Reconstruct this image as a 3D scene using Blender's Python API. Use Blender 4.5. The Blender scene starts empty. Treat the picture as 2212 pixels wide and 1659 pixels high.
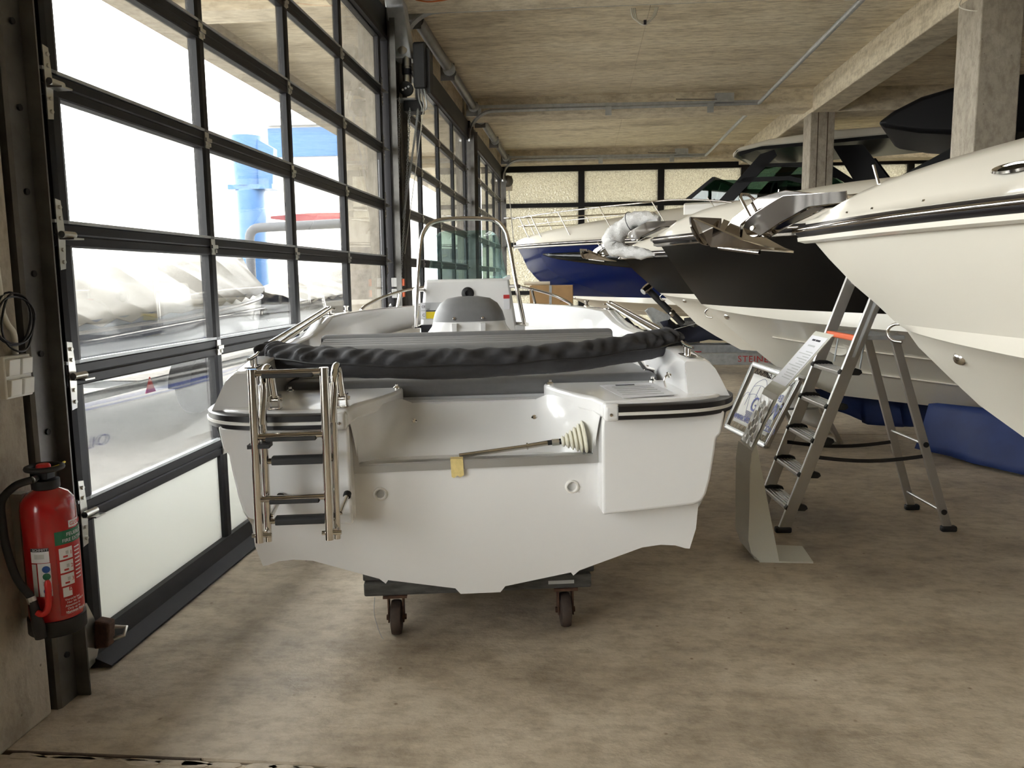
import bpy, bmesh, math, random
from mathutils import Vector, Matrix, Euler

# ------------------------------------------------------------------ camera, world, light, exposure
SC = bpy.context.scene
COL = SC.collection
cam_d = bpy.data.cameras.new('camera'); cam = bpy.data.objects.new('camera', cam_d); COL.objects.link(cam)
cam_d.sensor_width = 36.0; cam_d.lens = 1750.0 / 2212.0 * 36.0; cam_d.clip_start = 0.05; cam_d.clip_end = 400
CR = ((0.9963, 0.0858, -0.0107), (-0.0006, 0.1307, 0.9914), (0.0865, -0.9877, 0.1302))   # camera axes in the hall's axes
cam.matrix_world = Matrix.Translation((0, 0, 1.5)) @ Matrix(((CR[0][0], CR[1][0], CR[2][0], 0), (CR[0][1], CR[1][1], CR[2][1], 0), (CR[0][2], CR[1][2], CR[2][2], 0), (0, 0, 0, 1)))
SC.camera = cam
W = bpy.data.worlds.new('overcast_sky'); SC.world = W; W.use_nodes = True
bg = W.node_tree.nodes['Background']
bg.inputs['Color'].default_value = (1.0, 0.99, 0.97, 1); bg.inputs['Strength'].default_value = 7.0
VS = SC.view_settings
VS.view_transform = 'Standard'; VS.look = 'None'; VS.gamma = 1.0; VS.use_curve_mapping = False
VS.exposure = 1.0
SC.cycles.use_denoising = True
SC.cycles.max_bounces = 8; SC.cycles.diffuse_bounces = 5; SC.cycles.glossy_bounces = 4
SC.cycles.use_adaptive_sampling = True; SC.cycles.adaptive_threshold = 0.02
SC.cycles.transparent_max_bounces = 16; SC.cycles.transmission_bounces = 8
SC.cycles.caustics_reflective = False; SC.cycles.caustics_refractive = False
SC.cycles.sample_clamp_indirect = 8.0

# ------------------------------------------------------------------ helpers
PI = math.pi
def V(*a): return Vector(a if len(a) > 1 else a[0])
def norm(v): return Vector(v).normalized()
def lerp(a, b, t): return a + (b - a) * t
def smooth01(t): t = max(0.0, min(1.0, t)); return t * t * (3 - 2 * t)

class MB:
    """collects faces; build() makes ONE mesh object of them"""
    def __init__(s): s.v = []; s.f = []
    def add(s, vs, fs):
        o = len(s.v); s.v += [tuple(x) for x in vs]; s.f += [tuple(i + o for i in f) for f in fs]; return s
    def box(s, x0, x1, y0, y1, z0, z1):
        vs = [(x, y, z) for z in (z0, z1) for y in (y0, y1) for x in (x0, x1)]
        return s.add(vs, [(0, 2, 3, 1), (4, 5, 7, 6), (0, 1, 5, 4), (2, 6, 7, 3), (0, 4, 6, 2), (1, 3, 7, 5)])
    def obox(s, c, ax, ay, az):      # oriented box: centre and three half-axis vectors
        c = V(c); ax = V(ax); ay = V(ay); az = V(az)
        vs = [c + ax * i + ay * j + az * k for k in (-1, 1) for j in (-1, 1) for i in (-1, 1)]
        return s.add(vs, [(0, 2, 3, 1), (4, 5, 7, 6), (0, 1, 5, 4), (2, 6, 7, 3), (0, 4, 6, 2), (1, 3, 7, 5)])
    def bar(s, a, b, w, h, up=(0, 0, 1)):   # square bar from a to b, w across, h along 'up'
        a = V(a); b = V(b); d = (b - a).normalized(); x = d.cross(V(up)).normalized(); y = x.cross(d)
        return s.obox((a + b) / 2, (b - a) / 2, x * (w / 2), y * (h / 2))
    def prism(s, poly, ax, ay, az, o=(0, 0, 0), t=0.01):   # 2D polygon in (ax, ay), extruded by t along az from o
        ax = V(ax); ay = V(ay); az = V(az); o = V(o); n = len(poly)
        vs = [o + ax * p[0] + ay * p[1] for p in poly] + [o + ax * p[0] + ay * p[1] + az * t for p in poly]
        fs = [tuple(reversed(range(n))), tuple(range(n, 2 * n))] + [(i, (i + 1) % n, n + (i + 1) % n, n + i) for i in range(n)]
        return s.add(vs, fs)
    def grid(s, rows, cu=False, cv=False):    # rows of points; cu closes along a row, cv closes rows
        n = len(rows[0]); m = len(rows); fs = []
        for j in range(m if cv else m - 1):
            for i in range(n if cu else n - 1):
                fs.append((j * n + i, j * n + (i + 1) % n, ((j + 1) % m) * n + (i + 1) % n, ((j + 1) % m) * n + i))
        return s.add([p for r in rows for p in r], fs)
    def tube(s, pts, r, n=10, caps=True, closed=False):
        pts = [V(p) for p in pts]; m = len(pts); rr = r if isinstance(r, (list, tuple)) else [r] * m
        rows = []; prev = None
        for i in range(m):
            if closed: d = (pts[(i + 1) % m] - pts[i - 1])
            else: d = (pts[min(i + 1, m - 1)] - pts[max(i - 1, 0)])
            d = d.normalized() if d.length > 1e-9 else V(0, 0, 1)
            if prev is None:
                up = V(0, 0, 1) if abs(d.z) < 0.95 else V(1, 0, 0); x = d.cross(up).normalized()
            else:
                x = (prev - d * prev.dot(d)).normalized()
            prev = x; y = d.cross(x)
            rows.append([pts[i] + (x * math.cos(2 * PI * k / n) + y * math.sin(2 * PI * k / n)) * rr[i] for k in range(n)])
        o = len(s.v); s.grid(rows, cu=True, cv=closed)
        if caps and not closed:
            s.f.append(tuple(o + k for k in reversed(range(n)))); s.f.append(tuple(o + (m - 1) * n + k for k in range(n)))
        return s
    def lathe(s, prof, o=(0, 0, 0), axis=(0, 0, 1), n=20, a0=0.0, a1=2 * PI, ref=None):   # prof of (r, h)
        o = V(o); az = norm(axis)
        ax = V(ref) if ref else (V(1, 0, 0) if abs(az.x) < 0.9 else V(0, 1, 0)); ax = (ax - az * ax.dot(az)).normalized(); ay = az.cross(ax)
        full = abs(a1 - a0 - 2 * PI) < 1e-6; k = n if full else n + 1
        rows = [[o + az * h + (ax * math.cos(a0 + (a1 - a0) * i / n) + ay * math.sin(a0 + (a1 - a0) * i / n)) * r for i in range(k)] for r, h in prof]
        b = len(s.v); s.grid(rows, cu=full)
        if full:
            if prof[0][0] > 1e-6: s.f.append(tuple(b + i for i in reversed(range(k))))
            if prof[-1][0] > 1e-6: s.f.append(tuple(b + (len(prof) - 1) * k + i for i in range(k)))
        return s
    def mirror_x(s):
        o = len(s.v); s.v += [(-x, y, z) for x, y, z in s.v]; s.f += [tuple(reversed([i + o for i in f])) for f in s.f]; return s
    def move(s, M): s.v = [tuple(M @ V(p)) for p in s.v]; return s
    def mesh(s, name, m=None, smooth=None, fix=True):
        me = bpy.data.meshes.new(name); me.from_pydata(s.v, [], s.f)
        if fix:
            bm = bmesh.new(); bm.from_mesh(me); bmesh.ops.remove_doubles(bm, verts=bm.verts, dist=1e-5); bmesh.ops.recalc_face_normals(bm, faces=bm.faces); bm.to_mesh(me); bm.free()
        if m: me.materials.append(m)
        if smooth is not None:
            me.polygons.foreach_set('use_smooth', [True] * len(me.polygons)); me.set_sharp_from_angle(angle=math.radians(smooth))
        me.update(); return me
    def build(s, name, m, parent=None, smooth=None, bevel=0, seg=2, world=True, fix=True, solid=0, sub=0):
        if parent is not None and world:
            s.move(WM.get(parent.name, Matrix()).inverted())
        o = link(name, s.mesh(name, m, smooth, fix), parent)
        if solid: md = o.modifiers.new('thickness', 'SOLIDIFY'); md.thickness = solid; md.offset = 0
        if sub: md = o.modifiers.new('round', 'SUBSURF'); md.levels = sub; md.render_levels = sub
        if bevel: md = o.modifiers.new('edges', 'BEVEL'); md.width = bevel; md.segments = seg; md.limit_method = 'ANGLE'; md.angle_limit = math.radians(38); md.harden_normals = False
        return o
WM = {}
def link(name, data, parent=None, mw=None):
    o = bpy.data.objects.new(name, data); COL.objects.link(o)
    if parent is not None:
        o.parent = parent; WM[o.name] = WM.get(parent.name, Matrix())
    return o
def tag(o, label=None, cat=None, group=None, kind=None):
    if label: o['label'] = label
    if cat: o['category'] = cat
    if group: o['group'] = group
    if kind: o['kind'] = kind
    return o
def thing(name, label, cat, loc=(0, 0, 0), rot=(0, 0, 0), group=None):
    o = bpy.data.objects.new(name, None); COL.objects.link(o); o.empty_display_size = 0.1
    o.location = loc; o.rotation_euler = rot
    WM[o.name] = Matrix.Translation(loc) @ Euler(rot).to_matrix().to_4x4()
    return tag(o, label, cat, group)
def struct(name, loc=(0, 0, 0)):
    o = bpy.data.objects.new(name, None); COL.objects.link(o); o.location = loc; WM[o.name] = Matrix.Translation(loc); o['kind'] = 'structure'; return o
def inst(name, mesh, parent, loc=(0, 0, 0), rot=None, scale=None):    # shares mesh data
    o = link(name, mesh, parent); o.location = loc
    if rot: o.rotation_euler = rot
    if scale: o.scale = scale
    return o
def arc(c, r, a0, a1, n, ax=(1, 0, 0), ay=(0, 1, 0)):
    c = V(c); ax = V(ax); ay = V(ay)
    return [c + ax * (r * math.cos(lerp(a0, a1, i / n))) + ay * (r * math.sin(lerp(a0, a1, i / n))) for i in range(n + 1)]
def spline(pts, n=8, closed=False):      # Catmull-Rom
    P = [V(p) for p in pts]; m = len(P); out = []
    for i in range(m if closed else m - 1):
        if closed: p0, p1, p2, p3 = P[i - 1], P[i], P[(i + 1) % m], P[(i + 2) % m]
        else: p0, p1, p2, p3 = P[max(i - 1, 0)], P[i], P[i + 1], P[min(i + 2, m - 1)]
        for k in range(n):
            t = k / n
            out.append(0.5 * ((2 * p1) + (p2 - p0) * t + (2 * p0 - 5 * p1 + 4 * p2 - p3) * t * t + (3 * p1 - p0 - 3 * p2 + p3) * t ** 3))
    if not closed: out.append(P[-1])
    return out
def fillet(pts, r, n=5):       # polyline with rounded corners
    P = [V(p) for p in pts]; out = [P[0]]
    for i in range(1, len(P) - 1):
        a = P[i - 1] - P[i]; b = P[i + 1] - P[i]; d = min(r, a.length * 0.49, b.length * 0.49)
        p = P[i] + a.normalized() * d; q = P[i] + b.normalized() * d
        for k in range(n + 1):
            t = k / n; out.append(p * (1 - t) ** 2 + P[i] * 2 * t * (1 - t) + q * t * t)
    return out + [P[-1]]
def text_mb(body, size, o, ax, ay, depth=0.0015, align='LEFT', shear=0, space=1.0, spin=0):   # lettering as real thin geometry: origin, reading direction, up direction
    cu = bpy.data.curves.new('lettering', 'FONT'); cu.body = body; cu.size = size; cu.extrude = depth / 2; cu.align_x = align; cu.shear = shear; cu.space_character = space; cu.resolution_u = 3
    ob = bpy.data.objects.new('lettering', cu); COL.objects.link(ob)
    dg = bpy.context.evaluated_depsgraph_get(); me = bpy.data.meshes.new_from_object(ob.evaluated_get(dg))
    ax = norm(ax); ay = norm(ay); az = ax.cross(ay); o = V(o); mb = MB()
    mb.add([o + ax * v.co.x + ay * v.co.y + az * v.co.z for v in me.vertices], [tuple(p.vertices) for p in me.polygons])
    COL.objects.unlink(ob); bpy.data.objects.remove(ob); bpy.data.curves.remove(cu); bpy.data.meshes.remove(me)
    return mb

# ------------------------------------------------------------------ materials (all node based)
def new_mat(name):
    m = bpy.data.materials.new(name); m.use_nodes = True; nt = m.node_tree
    return m, nt, nt.nodes['Principled BSDF']
def rgba(c): return (c[0], c[1], c[2], 1)
def mat(name, col, rough=0.5, metal=0.0, coat=0.0, var=0.0, scale=8.0, bump=0.0, bscale=40.0, stretch=(1, 1, 1), spec=None, emit=None, alpha=None, col2=None):
    m, nt, p = new_mat(name); L = nt.links.new
    p.inputs['Base Color'].default_value = rgba(col); p.inputs['Roughness'].default_value = rough; p.inputs['Metallic'].default_value = metal
    p.inputs['Coat Weight'].default_value = coat; p.inputs['Coat Roughness'].default_value = 0.04
    if spec is not None: p.inputs['Specular IOR Level'].default_value = spec
    if emit: p.inputs['Emission Color'].default_value = rgba(emit[0]); p.inputs['Emission Strength'].default_value = emit[1]
    tc = nt.nodes.new('ShaderNodeTexCoord'); mp = nt.nodes.new('ShaderNodeMapping'); mp.inputs['Scale'].default_value = stretch; L(tc.outputs['Object'], mp.inputs['Vector'])
    if var or col2:
        n = nt.nodes.new('ShaderNodeTexNoise'); n.inputs['Scale'].default_value = scale; n.inputs['Detail'].default_value = 6; n.inputs['Roughness'].default_value = 0.6; L(mp.outputs['Vector'], n.inputs['Vector'])
        r = nt.nodes.new('ShaderNodeValToRGB'); r.color_ramp.elements[0].position = 0.3; r.color_ramp.elements[1].position = 0.7
        r.color_ramp.elements[0].color = rgba([c * (1 - var) for c in col]); r.color_ramp.elements[1].color = rgba(col2 if col2 else [min(1, c * (1 + var)) for c in col])
        L(n.outputs['Fac'], r.inputs['Fac']); L(r.outputs['Color'], p.inputs['Base Color'])
    if bump:
        n2 = nt.nodes.new('ShaderNodeTexNoise'); n2.inputs['Scale'].default_value = bscale; n2.inputs['Detail'].default_value = 5; L(mp.outputs['Vector'], n2.inputs['Vector'])
        b = nt.nodes.new('ShaderNodeBump'); b.inputs['Strength'].default_value = bump; b.inputs['Distance'].default_value = 0.01; L(n2.outputs['Fac'], b.inputs['Height']); L(b.outputs['Normal'], p.inputs['Normal'])
    return m
def glass_mat(name, tint=(0.97, 0.985, 0.98), f0=0.04, rough=0.0, haze=0.0, hazecol=(0.8, 0.8, 0.78)):
    m = bpy.data.materials.new(name); m.use_nodes = True; nt = m.node_tree; N = nt.nodes.new; L = nt.links.new; nt.nodes.clear()
    out = N('ShaderNodeOutputMaterial'); geo = N('ShaderNodeNewGeometry'); dot = N('ShaderNodeVectorMath'); dot.operation = 'DOT_PRODUCT'
    L(geo.outputs['Incoming'], dot.inputs[0]); L(geo.outputs['Normal'], dot.inputs[1])
    def mth(op, a, b=None):
        n = N('ShaderNodeMath'); n.operation = op; L(a, n.inputs[0])
        if b is not None: n.inputs[1].default_value = b
        return n.outputs[0]
    f = mth('ABSOLUTE', dot.outputs['Value']); s = N('ShaderNodeMath'); s.operation = 'SUBTRACT'; s.inputs[0].default_value = 1.0; L(f, s.inputs[1])
    f = mth('POWER', s.outputs[0], 5.0); f = mth('MULTIPLY', f, 1 - f0); f = mth('ADD', f, f0)
    tr = N('ShaderNodeBsdfTransparent'); tr.inputs['Color'].default_value = rgba(tint)
    gl = N('ShaderNodeBsdfGlossy'); gl.inputs['Roughness'].default_value = rough
    mx = N('ShaderNodeMixShader'); L(f, mx.inputs['Fac']); L(gl.outputs[0], mx.inputs[2])
    if haze:
        df = N('ShaderNodeBsdfTranslucent'); df.inputs['Color'].default_value = rgba(hazecol); dd = N('ShaderNodeBsdfDiffuse'); dd.inputs['Color'].default_value = rgba(hazecol)
        ad = N('ShaderNodeMixShader'); L(df.outputs[0], ad.inputs[1]); L(dd.outputs[0], ad.inputs[2])
        tc = N('ShaderNodeTexCoord'); ns = N('ShaderNodeTexNoise'); ns.inputs['Scale'].default_value = 5; ns.inputs['Detail'].default_value = 8; L(tc.outputs['Object'], ns.inputs['Vector'])
        hz = mth('MULTIPLY', ns.outputs['Fac'], haze * 2)
        m2 = N('ShaderNodeMixShader'); L(hz, m2.inputs['Fac']); L(tr.outputs[0], m2.inputs[1]); L(ad.outputs[0], m2.inputs[2]); L(m2.outputs[0], mx.inputs[1])
    else: L(tr.outputs[0], mx.inputs[1])
    L(mx.outputs[0], out.inputs['Surface']); return m
def concrete(name, c1, c2, c3, scale=1.5, stretch=(1, 1, 1), bump=0.25, rough=0.85, pores=0.5, marks=(0.35, 0.24, 0.14), gloss=None, streak=0.8):
    m, nt, p = new_mat(name); N = nt.nodes.new; L = nt.links.new
    tc = N('ShaderNodeTexCoord'); mp = N('ShaderNodeMapping'); mp.inputs['Scale'].default_value = stretch; L(tc.outputs['Object'], mp.inputs['Vector'])
    def noise(sc, det=8, rg=0.65, vec=None):
        n = N('ShaderNodeTexNoise'); n.inputs['Scale'].default_value = sc; n.inputs['Detail'].default_value = det; n.inputs['Roughness'].default_value = rg; L(vec or mp.outputs['Vector'], n.inputs['Vector']); return n.outputs['Fac']
    a = noise(scale); r = N('ShaderNodeValToRGB'); e = r.color_ramp.elements; e[0].position = 0.3; e[1].position = 0.72; e[0].color = rgba(c1); e[1].color = rgba(c3); x = e.new(0.5); x.color = rgba(c2); L(a, r.inputs['Fac'])
    b = noise(scale * 9, 6, 0.7); r2 = N('ShaderNodeValToRGB'); e = r2.color_ramp.elements; e[0].position = 0.36; e[1].position = 0.56; e[0].color = (0.55, 0.52, 0.48, 1); e[1].color = (1, 1, 1, 1); L(b, r2.inputs['Fac'])
    mx = N('ShaderNodeMix'); mx.data_type = 'RGBA'; mx.blend_type = 'MULTIPLY'; mx.inputs[0].default_value = 0.6; L(r.outputs['Color'], mx.inputs[6]); L(r2.outputs['Color'], mx.inputs[7])
    vo = N('ShaderNodeTexVoronoi'); vo.inputs['Scale'].default_value = scale * 7; L(tc.outputs['Object'], vo.inputs['Vector'])
    r3 = N('ShaderNodeValToRGB'); e = r3.color_ramp.elements; e[0].position = 0.02; e[1].position = 0.075; e[0].color = rgba(marks); e[1].color = (1, 1, 1, 1); L(vo.outputs['Distance'], r3.inputs['Fac'])
    m3 = N('ShaderNodeMix'); m3.data_type = 'RGBA'; m3.blend_type = 'MULTIPLY'; m3.inputs[0].default_value = pores; L(mx.outputs[2], m3.inputs[6]); L(r3.outputs['Color'], m3.inputs[7]); 
    st = N('ShaderNodeMapping'); st.inputs['Scale'].default_value = (2.2, 11, 4); L(tc.outputs['Object'], st.inputs['Vector']); r4 = N('ShaderNodeValToRGB'); e = r4.color_ramp.elements; e[0].position = 0.38; e[1].position = 0.52; e[0].color = (0.74, 0.71, 0.67, 1); e[1].color = (1, 1, 1, 1); L(noise(scale * 3.2, 10, 0.75, st.outputs['Vector']), r4.inputs['Fac'])
    m4 = N('ShaderNodeMix'); m4.data_type = 'RGBA'; m4.blend_type = 'MULTIPLY'; m4.inputs[0].default_value = streak; L(m3.outputs[2], m4.inputs[6]); L(r4.outputs['Color'], m4.inputs[7]); L(m4.outputs[2], p.inputs['Base Color'])
    p.inputs['Roughness'].default_value = rough
    if gloss:
        mr = N('ShaderNodeMapRange'); mr.inputs['To Min'].default_value = gloss[0]; mr.inputs['To Max'].default_value = gloss[1]; mr.inputs['From Min'].default_value = 0.3; mr.inputs['From Max'].default_value = 0.7; L(a, mr.inputs['Value']); L(mr.outputs[0], p.inputs['Roughness'])
    bp = N('ShaderNodeBump'); bp.inputs['Strength'].default_value = bump; bp.inputs['Distance'].default_value = 0.01; L(noise(scale * 22, 5), bp.inputs['Height']); L(bp.outputs['Normal'], p.inputs['Normal'])
    return m

M_FLOOR = concrete('floor_concrete', (0.25, 0.20, 0.145), (0.51, 0.43, 0.325), (0.70, 0.615, 0.49), 1.1, (1, 1.35, 1), 0.4, 0.6, 0.8, gloss=(0.42, 0.7), streak=0.35)
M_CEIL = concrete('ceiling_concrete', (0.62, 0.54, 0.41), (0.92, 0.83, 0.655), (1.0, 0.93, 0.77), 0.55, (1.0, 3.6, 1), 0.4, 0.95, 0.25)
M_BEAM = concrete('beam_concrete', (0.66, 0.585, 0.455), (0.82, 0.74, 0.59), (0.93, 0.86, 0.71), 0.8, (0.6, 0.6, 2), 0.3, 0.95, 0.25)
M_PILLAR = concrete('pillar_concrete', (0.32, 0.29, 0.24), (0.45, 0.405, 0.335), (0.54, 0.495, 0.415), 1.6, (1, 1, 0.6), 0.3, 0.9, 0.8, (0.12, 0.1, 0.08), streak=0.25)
M_OUTG = concrete('yard_paving', (0.075, 0.07, 0.06), (0.105, 0.098, 0.086), (0.135, 0.125, 0.11), 0.6, (1, 1, 1), 0.2, 0.9, 0.3)
M_DIRT = mat('dark_joint_filler', (0.10, 0.075, 0.055), 0.95, var=0.4, scale=20)
M_FRAME = mat('anthracite_aluminium', (0.011, 0.011, 0.013), 0.45, 0.0, var=0.12, scale=3, spec=0.3)
M_STEEL = mat('galvanised_steel_dark', (0.15, 0.145, 0.135), 0.45, 0.75, var=0.25, scale=6, bump=0.05)
M_GALV = mat('galvanised_steel', (0.46, 0.48, 0.49), 0.42, 0.35, var=0.15, scale=14)
M_ZINC = mat('bright_zinc_plate', (0.62, 0.61, 0.57), 0.3, 0.9, var=0.1, scale=10)
M_BLACK = mat('black_rubber', (0.012, 0.012, 0.013), 0.6, var=0.2, scale=10)
M_GLASS = glass_mat('door_glazing', (0.96, 0.975, 0.975), 0.075, 0.0, 0.01)
def milky(name, col, k):
    m, nt, p = new_mat(name); p.inputs['Base Color'].default_value = rgba(col); p.inputs['Roughness'].default_value = 0.4
    tl = nt.nodes.new('ShaderNodeBsdfTranslucent'); tl.inputs['Color'].default_value = rgba(col); mx = nt.nodes.new('ShaderNodeMixShader'); mx.inputs['Fac'].default_value = k
    nt.links.new(p.outputs[0], mx.inputs[1]); nt.links.new(tl.outputs[0], mx.inputs[2]); nt.links.new(mx.outputs[0], nt.nodes['Material Output'].inputs['Surface']); return m
M_PANEL = milky('milky_white_panel', (0.76, 0.77, 0.735), 0.24)
# ------------------------------------------------------------------ the hall
XW = -1.93            # inner face of the sectional doors
CE = 4.47             # ceiling
YB = 20.3; YR = -9.2; XR = 11.5
# floor: slabs with recessed joints
fl = struct('floor')
MB().box(-2.5, XR, YR, YB, -0.2, -0.012).build('joint_bed', M_DIRT, fl)
JY = [YR, -3.44, 2.285, 7.76, 13.5, YB]
for j in range(5):
    for (x0, x1) in ((-2.2, 3.9), (3.915, XR)):
        MB().box(x0, x1, JY[j] + 0.007, JY[j + 1] - 0.007, -0.2, 0.0).build('floor_slab', M_FLOOR, fl, bevel=0.006, seg=1)
# crumbled edge along the near joint
random.seed(5)
for i in range(26):
    x = -1.78 + i * 0.085 + random.uniform(-0.03, 0.03); w = random.uniform(0.03, 0.09); d = random.uniform(0.006, 0.02)
    pts = [(x + w * math.cos(a) * random.uniform(0.7, 1.1), 2.274 - d * 0.5 + d * math.sin(a) * random.uniform(0.7, 1.2)) for a in [k * PI / 4 for k in range(8)]]
    MB().prism(pts, (1, 0, 0), (0, 1, 0), (0, 0, 1), (0, 0, -0.004), 0.006).build('crumbled_mortar', M_FLOOR, fl)
MB().box(-2.2, -1.2, 2.285, 2.292, -0.01, 0.004).build('joint_lip', M_DIRT, fl)
ce = struct('ceiling')
for j in range(5):
    for (x0, x1) in ((-2.4, 3.9), (3.9, XR)):
        n = 1 if x0 > 0 else 2
        for k in range(n):
            a = lerp(x0, x1, k / n); b = lerp(x0, x1, (k + 1) / n)
            MB().box(a + 0.002, b - 0.002, JY[j], JY[j + 1], CE, CE + 0.25).build('ceiling_panel', M_CEIL, ce)
# beams and columns
for i, (y0, y1) in enumerate(((2.45, 2.85), (8.12, 8.55), (13.92, 14.45), (19.55, 20.1), (-3.3, -2.9))):
    o = MB().box(-2.0, 3.72, y0, y1, 4.17, CE + 0.01).build('trim_%d' % (i + 1), M_BEAM, bevel=0.008); o['kind'] = 'structure'
    o = MB().box(4.09, XR, y0, y1, 4.10, CE + 0.01).build('trim_%d' % (i + 11), M_BEAM, bevel=0.008); o['kind'] = 'structure'
o = MB().box(3.70, 4.10, YR, YB, 4.10, CE + 0.015).build('trim_21', M_BEAM, bevel=0.012); o['kind'] = 'structure'
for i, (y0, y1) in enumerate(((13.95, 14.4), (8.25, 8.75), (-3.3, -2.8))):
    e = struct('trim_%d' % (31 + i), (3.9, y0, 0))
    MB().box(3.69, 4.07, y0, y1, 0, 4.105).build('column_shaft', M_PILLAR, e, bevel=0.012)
    if i == 0: MB().box(3.80, 3.815, y0 - 0.004, y0 + 0.01, 0, 4.1).box(3.95, 3.965, y0 - 0.004, y0 + 0.01, 0, 4.1).build('formwork_seam', M_DIRT, e)
# walls away from the doors
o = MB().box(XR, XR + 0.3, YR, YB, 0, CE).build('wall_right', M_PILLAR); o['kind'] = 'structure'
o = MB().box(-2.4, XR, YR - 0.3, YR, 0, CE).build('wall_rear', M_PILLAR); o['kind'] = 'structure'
# left wall: pillars between the doors, lintel
wl = struct('wall_left')
PIL = [(-8.9 - 0.4, -8.9 + 0.35), (-3.35, -2.95), (2.0, 2.52), (8.14, 8.56), (13.86, 14.28), (19.75, 20.3)]
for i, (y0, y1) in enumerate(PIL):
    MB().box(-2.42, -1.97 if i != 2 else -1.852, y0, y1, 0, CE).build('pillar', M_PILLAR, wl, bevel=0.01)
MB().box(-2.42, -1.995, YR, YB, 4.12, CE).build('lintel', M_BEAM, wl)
def lintel_panels():
    for i in range(len(PIL) - 1):
        y0 = PIL[i][1]; y1 = PIL[i + 1][0]
        MB().box(-1.995, -1.90, y0 - 0.3, y1 + 0.3, 3.80, 4.10).build('steel_header', M_FRAME, wl, bevel=0.01)
        MB().box(-1.995, -1.885, y0 - 0.3, y1 + 0.3, 3.79, 3.83).build('header_seal', M_BLACK, wl)
lintel_panels()
# sectional doors
RZ = [0.06, 0.615, 1.15, 1.675, 2.215, 2.752, 3.292, 3.82]     # section joints
BAY = 1.25
def rail_mesh(h, ln, name):
    # extruded profile with a lip: X depth 0.05
    return MB().prism([(-0.045, 0), (0, 0), (0.004, 0.006), (0.004, h - 0.006), (0, h), (-0.045, h)], (1, 0, 0), (0, 0, 1), (0, 1, 0), (0, 0, 0), ln).mesh(name, M_FRAME)
me_rail = rail_mesh(0.043, 5.13, 'rail'); me_bead = MB().box(-0.012, 0.008, 0, 5.13, 0, 0.012).mesh('glazing_bead', M_GALV)
SEC = {}
for k in range(7):
    hh = RZ[k + 1] - RZ[k]
    SEC[k] = (MB().prism([(-0.045, -0.042), (0, -0.042), (0.008, -0.02), (0.008, 0.02), (0, 0.042), (-0.045, 0.042)], (1, 0, 0), (0, 1, 0), (0, 0, 1), (0, 0, 0.04), hh - 0.08).mesh('stile', M_FRAME),
              MB().box(-0.026, -0.018, 0.035, BAY - 0.035, 0.03, hh - 0.03).mesh('pane', M_PANEL if k == 0 else M_GLASS))
me_hinge = MB().box(0.004, 0.010, -0.022, 0.022, -0.04, 0.04).box(0.008, 0.022, -0.03, 0.03, -0.008, 0.010).box(0.008, 0.016, -0.03, -0.012, -0.03, -0.012).box(0.008, 0.016, 0.012, 0.03, -0.03, -0.012).mesh('hinge', M_ZINC)
def bracket_mesh():
    mb = MB().prism([(-0.02, -0.13), (0.012, -0.125), (0.022, -0.02), (0.022, 0.02), (0.012, 0.125), (-0.02, 0.13)], (0, 1, 0), (0, 0, 1), (1, 0, 0), (0.004, 0, 0), 0.005)
    mb.tube([(0.03, -0.03, 0.0), (0.03, 0.045, 0.0)], 0.013, 10)
    mb.box(0.006, 0.065, -0.012, 0.05, -0.018, -0.012)
    for z in (-0.1, -0.055, 0.06, 0.1): mb.tube([(0.008, 0.0, z), (0.016, 0.0, z)], 0.008, 6)
    return mb.mesh('roller_bracket', M_ZINC, 40)
me_brk = bracket_mesh()
me_seal = MB().prism([(-0.05, 0.0), (0.03, 0.004), (0.10, 0.008), (0.10, 0.016), (0.03, 0.045), (0.012, 0.12), (-0.05, 0.12)], (1, 0, 0), (0, 0, 1), (0, 1, 0), (0, 0, 0), 5.16).mesh('floor_seal', M_BLACK)
def sect_door(n, y0, detail=True):
    d = struct('door_%d' % n, (XW, y0, 0))
    for k in range(7):
        hh = RZ[k + 1] - RZ[k]
        inst('rail', me_rail, d, (0, 0, RZ[k])); inst('rail', me_rail, d, (0, 0, RZ[k + 1] - 0.043))
        for s in range(5):
            y = (0.06, 1.28, 2.53, 3.78, 5.07)[s]
            inst('stile', SEC[k][0], d, (0, y, RZ[k]))
            if s < 4: 
                o = inst('pane', SEC[k][1], d, (0, 0.03 + s * BAY, RZ[k]))
            if detail and k and 0 < s < 4: inst('hinge', me_hinge, d, (0, y, RZ[k]))
        if k and detail:
            inst('glazing_bead', me_bead, d, (0, 0, RZ[k] + 0.043))
            inst('roller_bracket', me_brk, d, (0, 0.03, RZ[k])); inst('roller_bracket', me_brk, d, (0, 5.10, RZ[k]), (0, 0, 0), (1, -1, 1))
    inst('floor_seal', me_seal, d, (0, -0.015, 0))
    return d
d1 = sect_door(1, 2.86); sect_door(2, 8.58); sect_door(3, 14.29)
# rear doors, behind the camera: same glazing in plain frames
MB().box(-2.42, -1.97, -8.6, -3.3, 0, CE).build('wall_panel', M_PILLAR, wl)
for n, y0 in ((4, -2.92),):
    d = struct('door_%d' % n, (XW, y0, 0))
    mb = MB()
    for z in RZ: mb.box(-0.045, 0, 0, 5.1, z, z + 0.08)
    for y in (0, 1.25, 2.5, 3.75, 5.0): mb.box(-0.044, 0.002, y, y + 0.1, 0.05, 3.9)
    mb.build('frame', M_FRAME, d, world=False)
    MB().box(-0.026, -0.018, 0, 5.1, 0.65, 3.85).build('pane', M_GLASS, d, world=False)
    MB().box(-0.026, -0.018, 0, 5.1, 0.05, 0.66).build('panel', M_PANEL, d, world=False)
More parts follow.
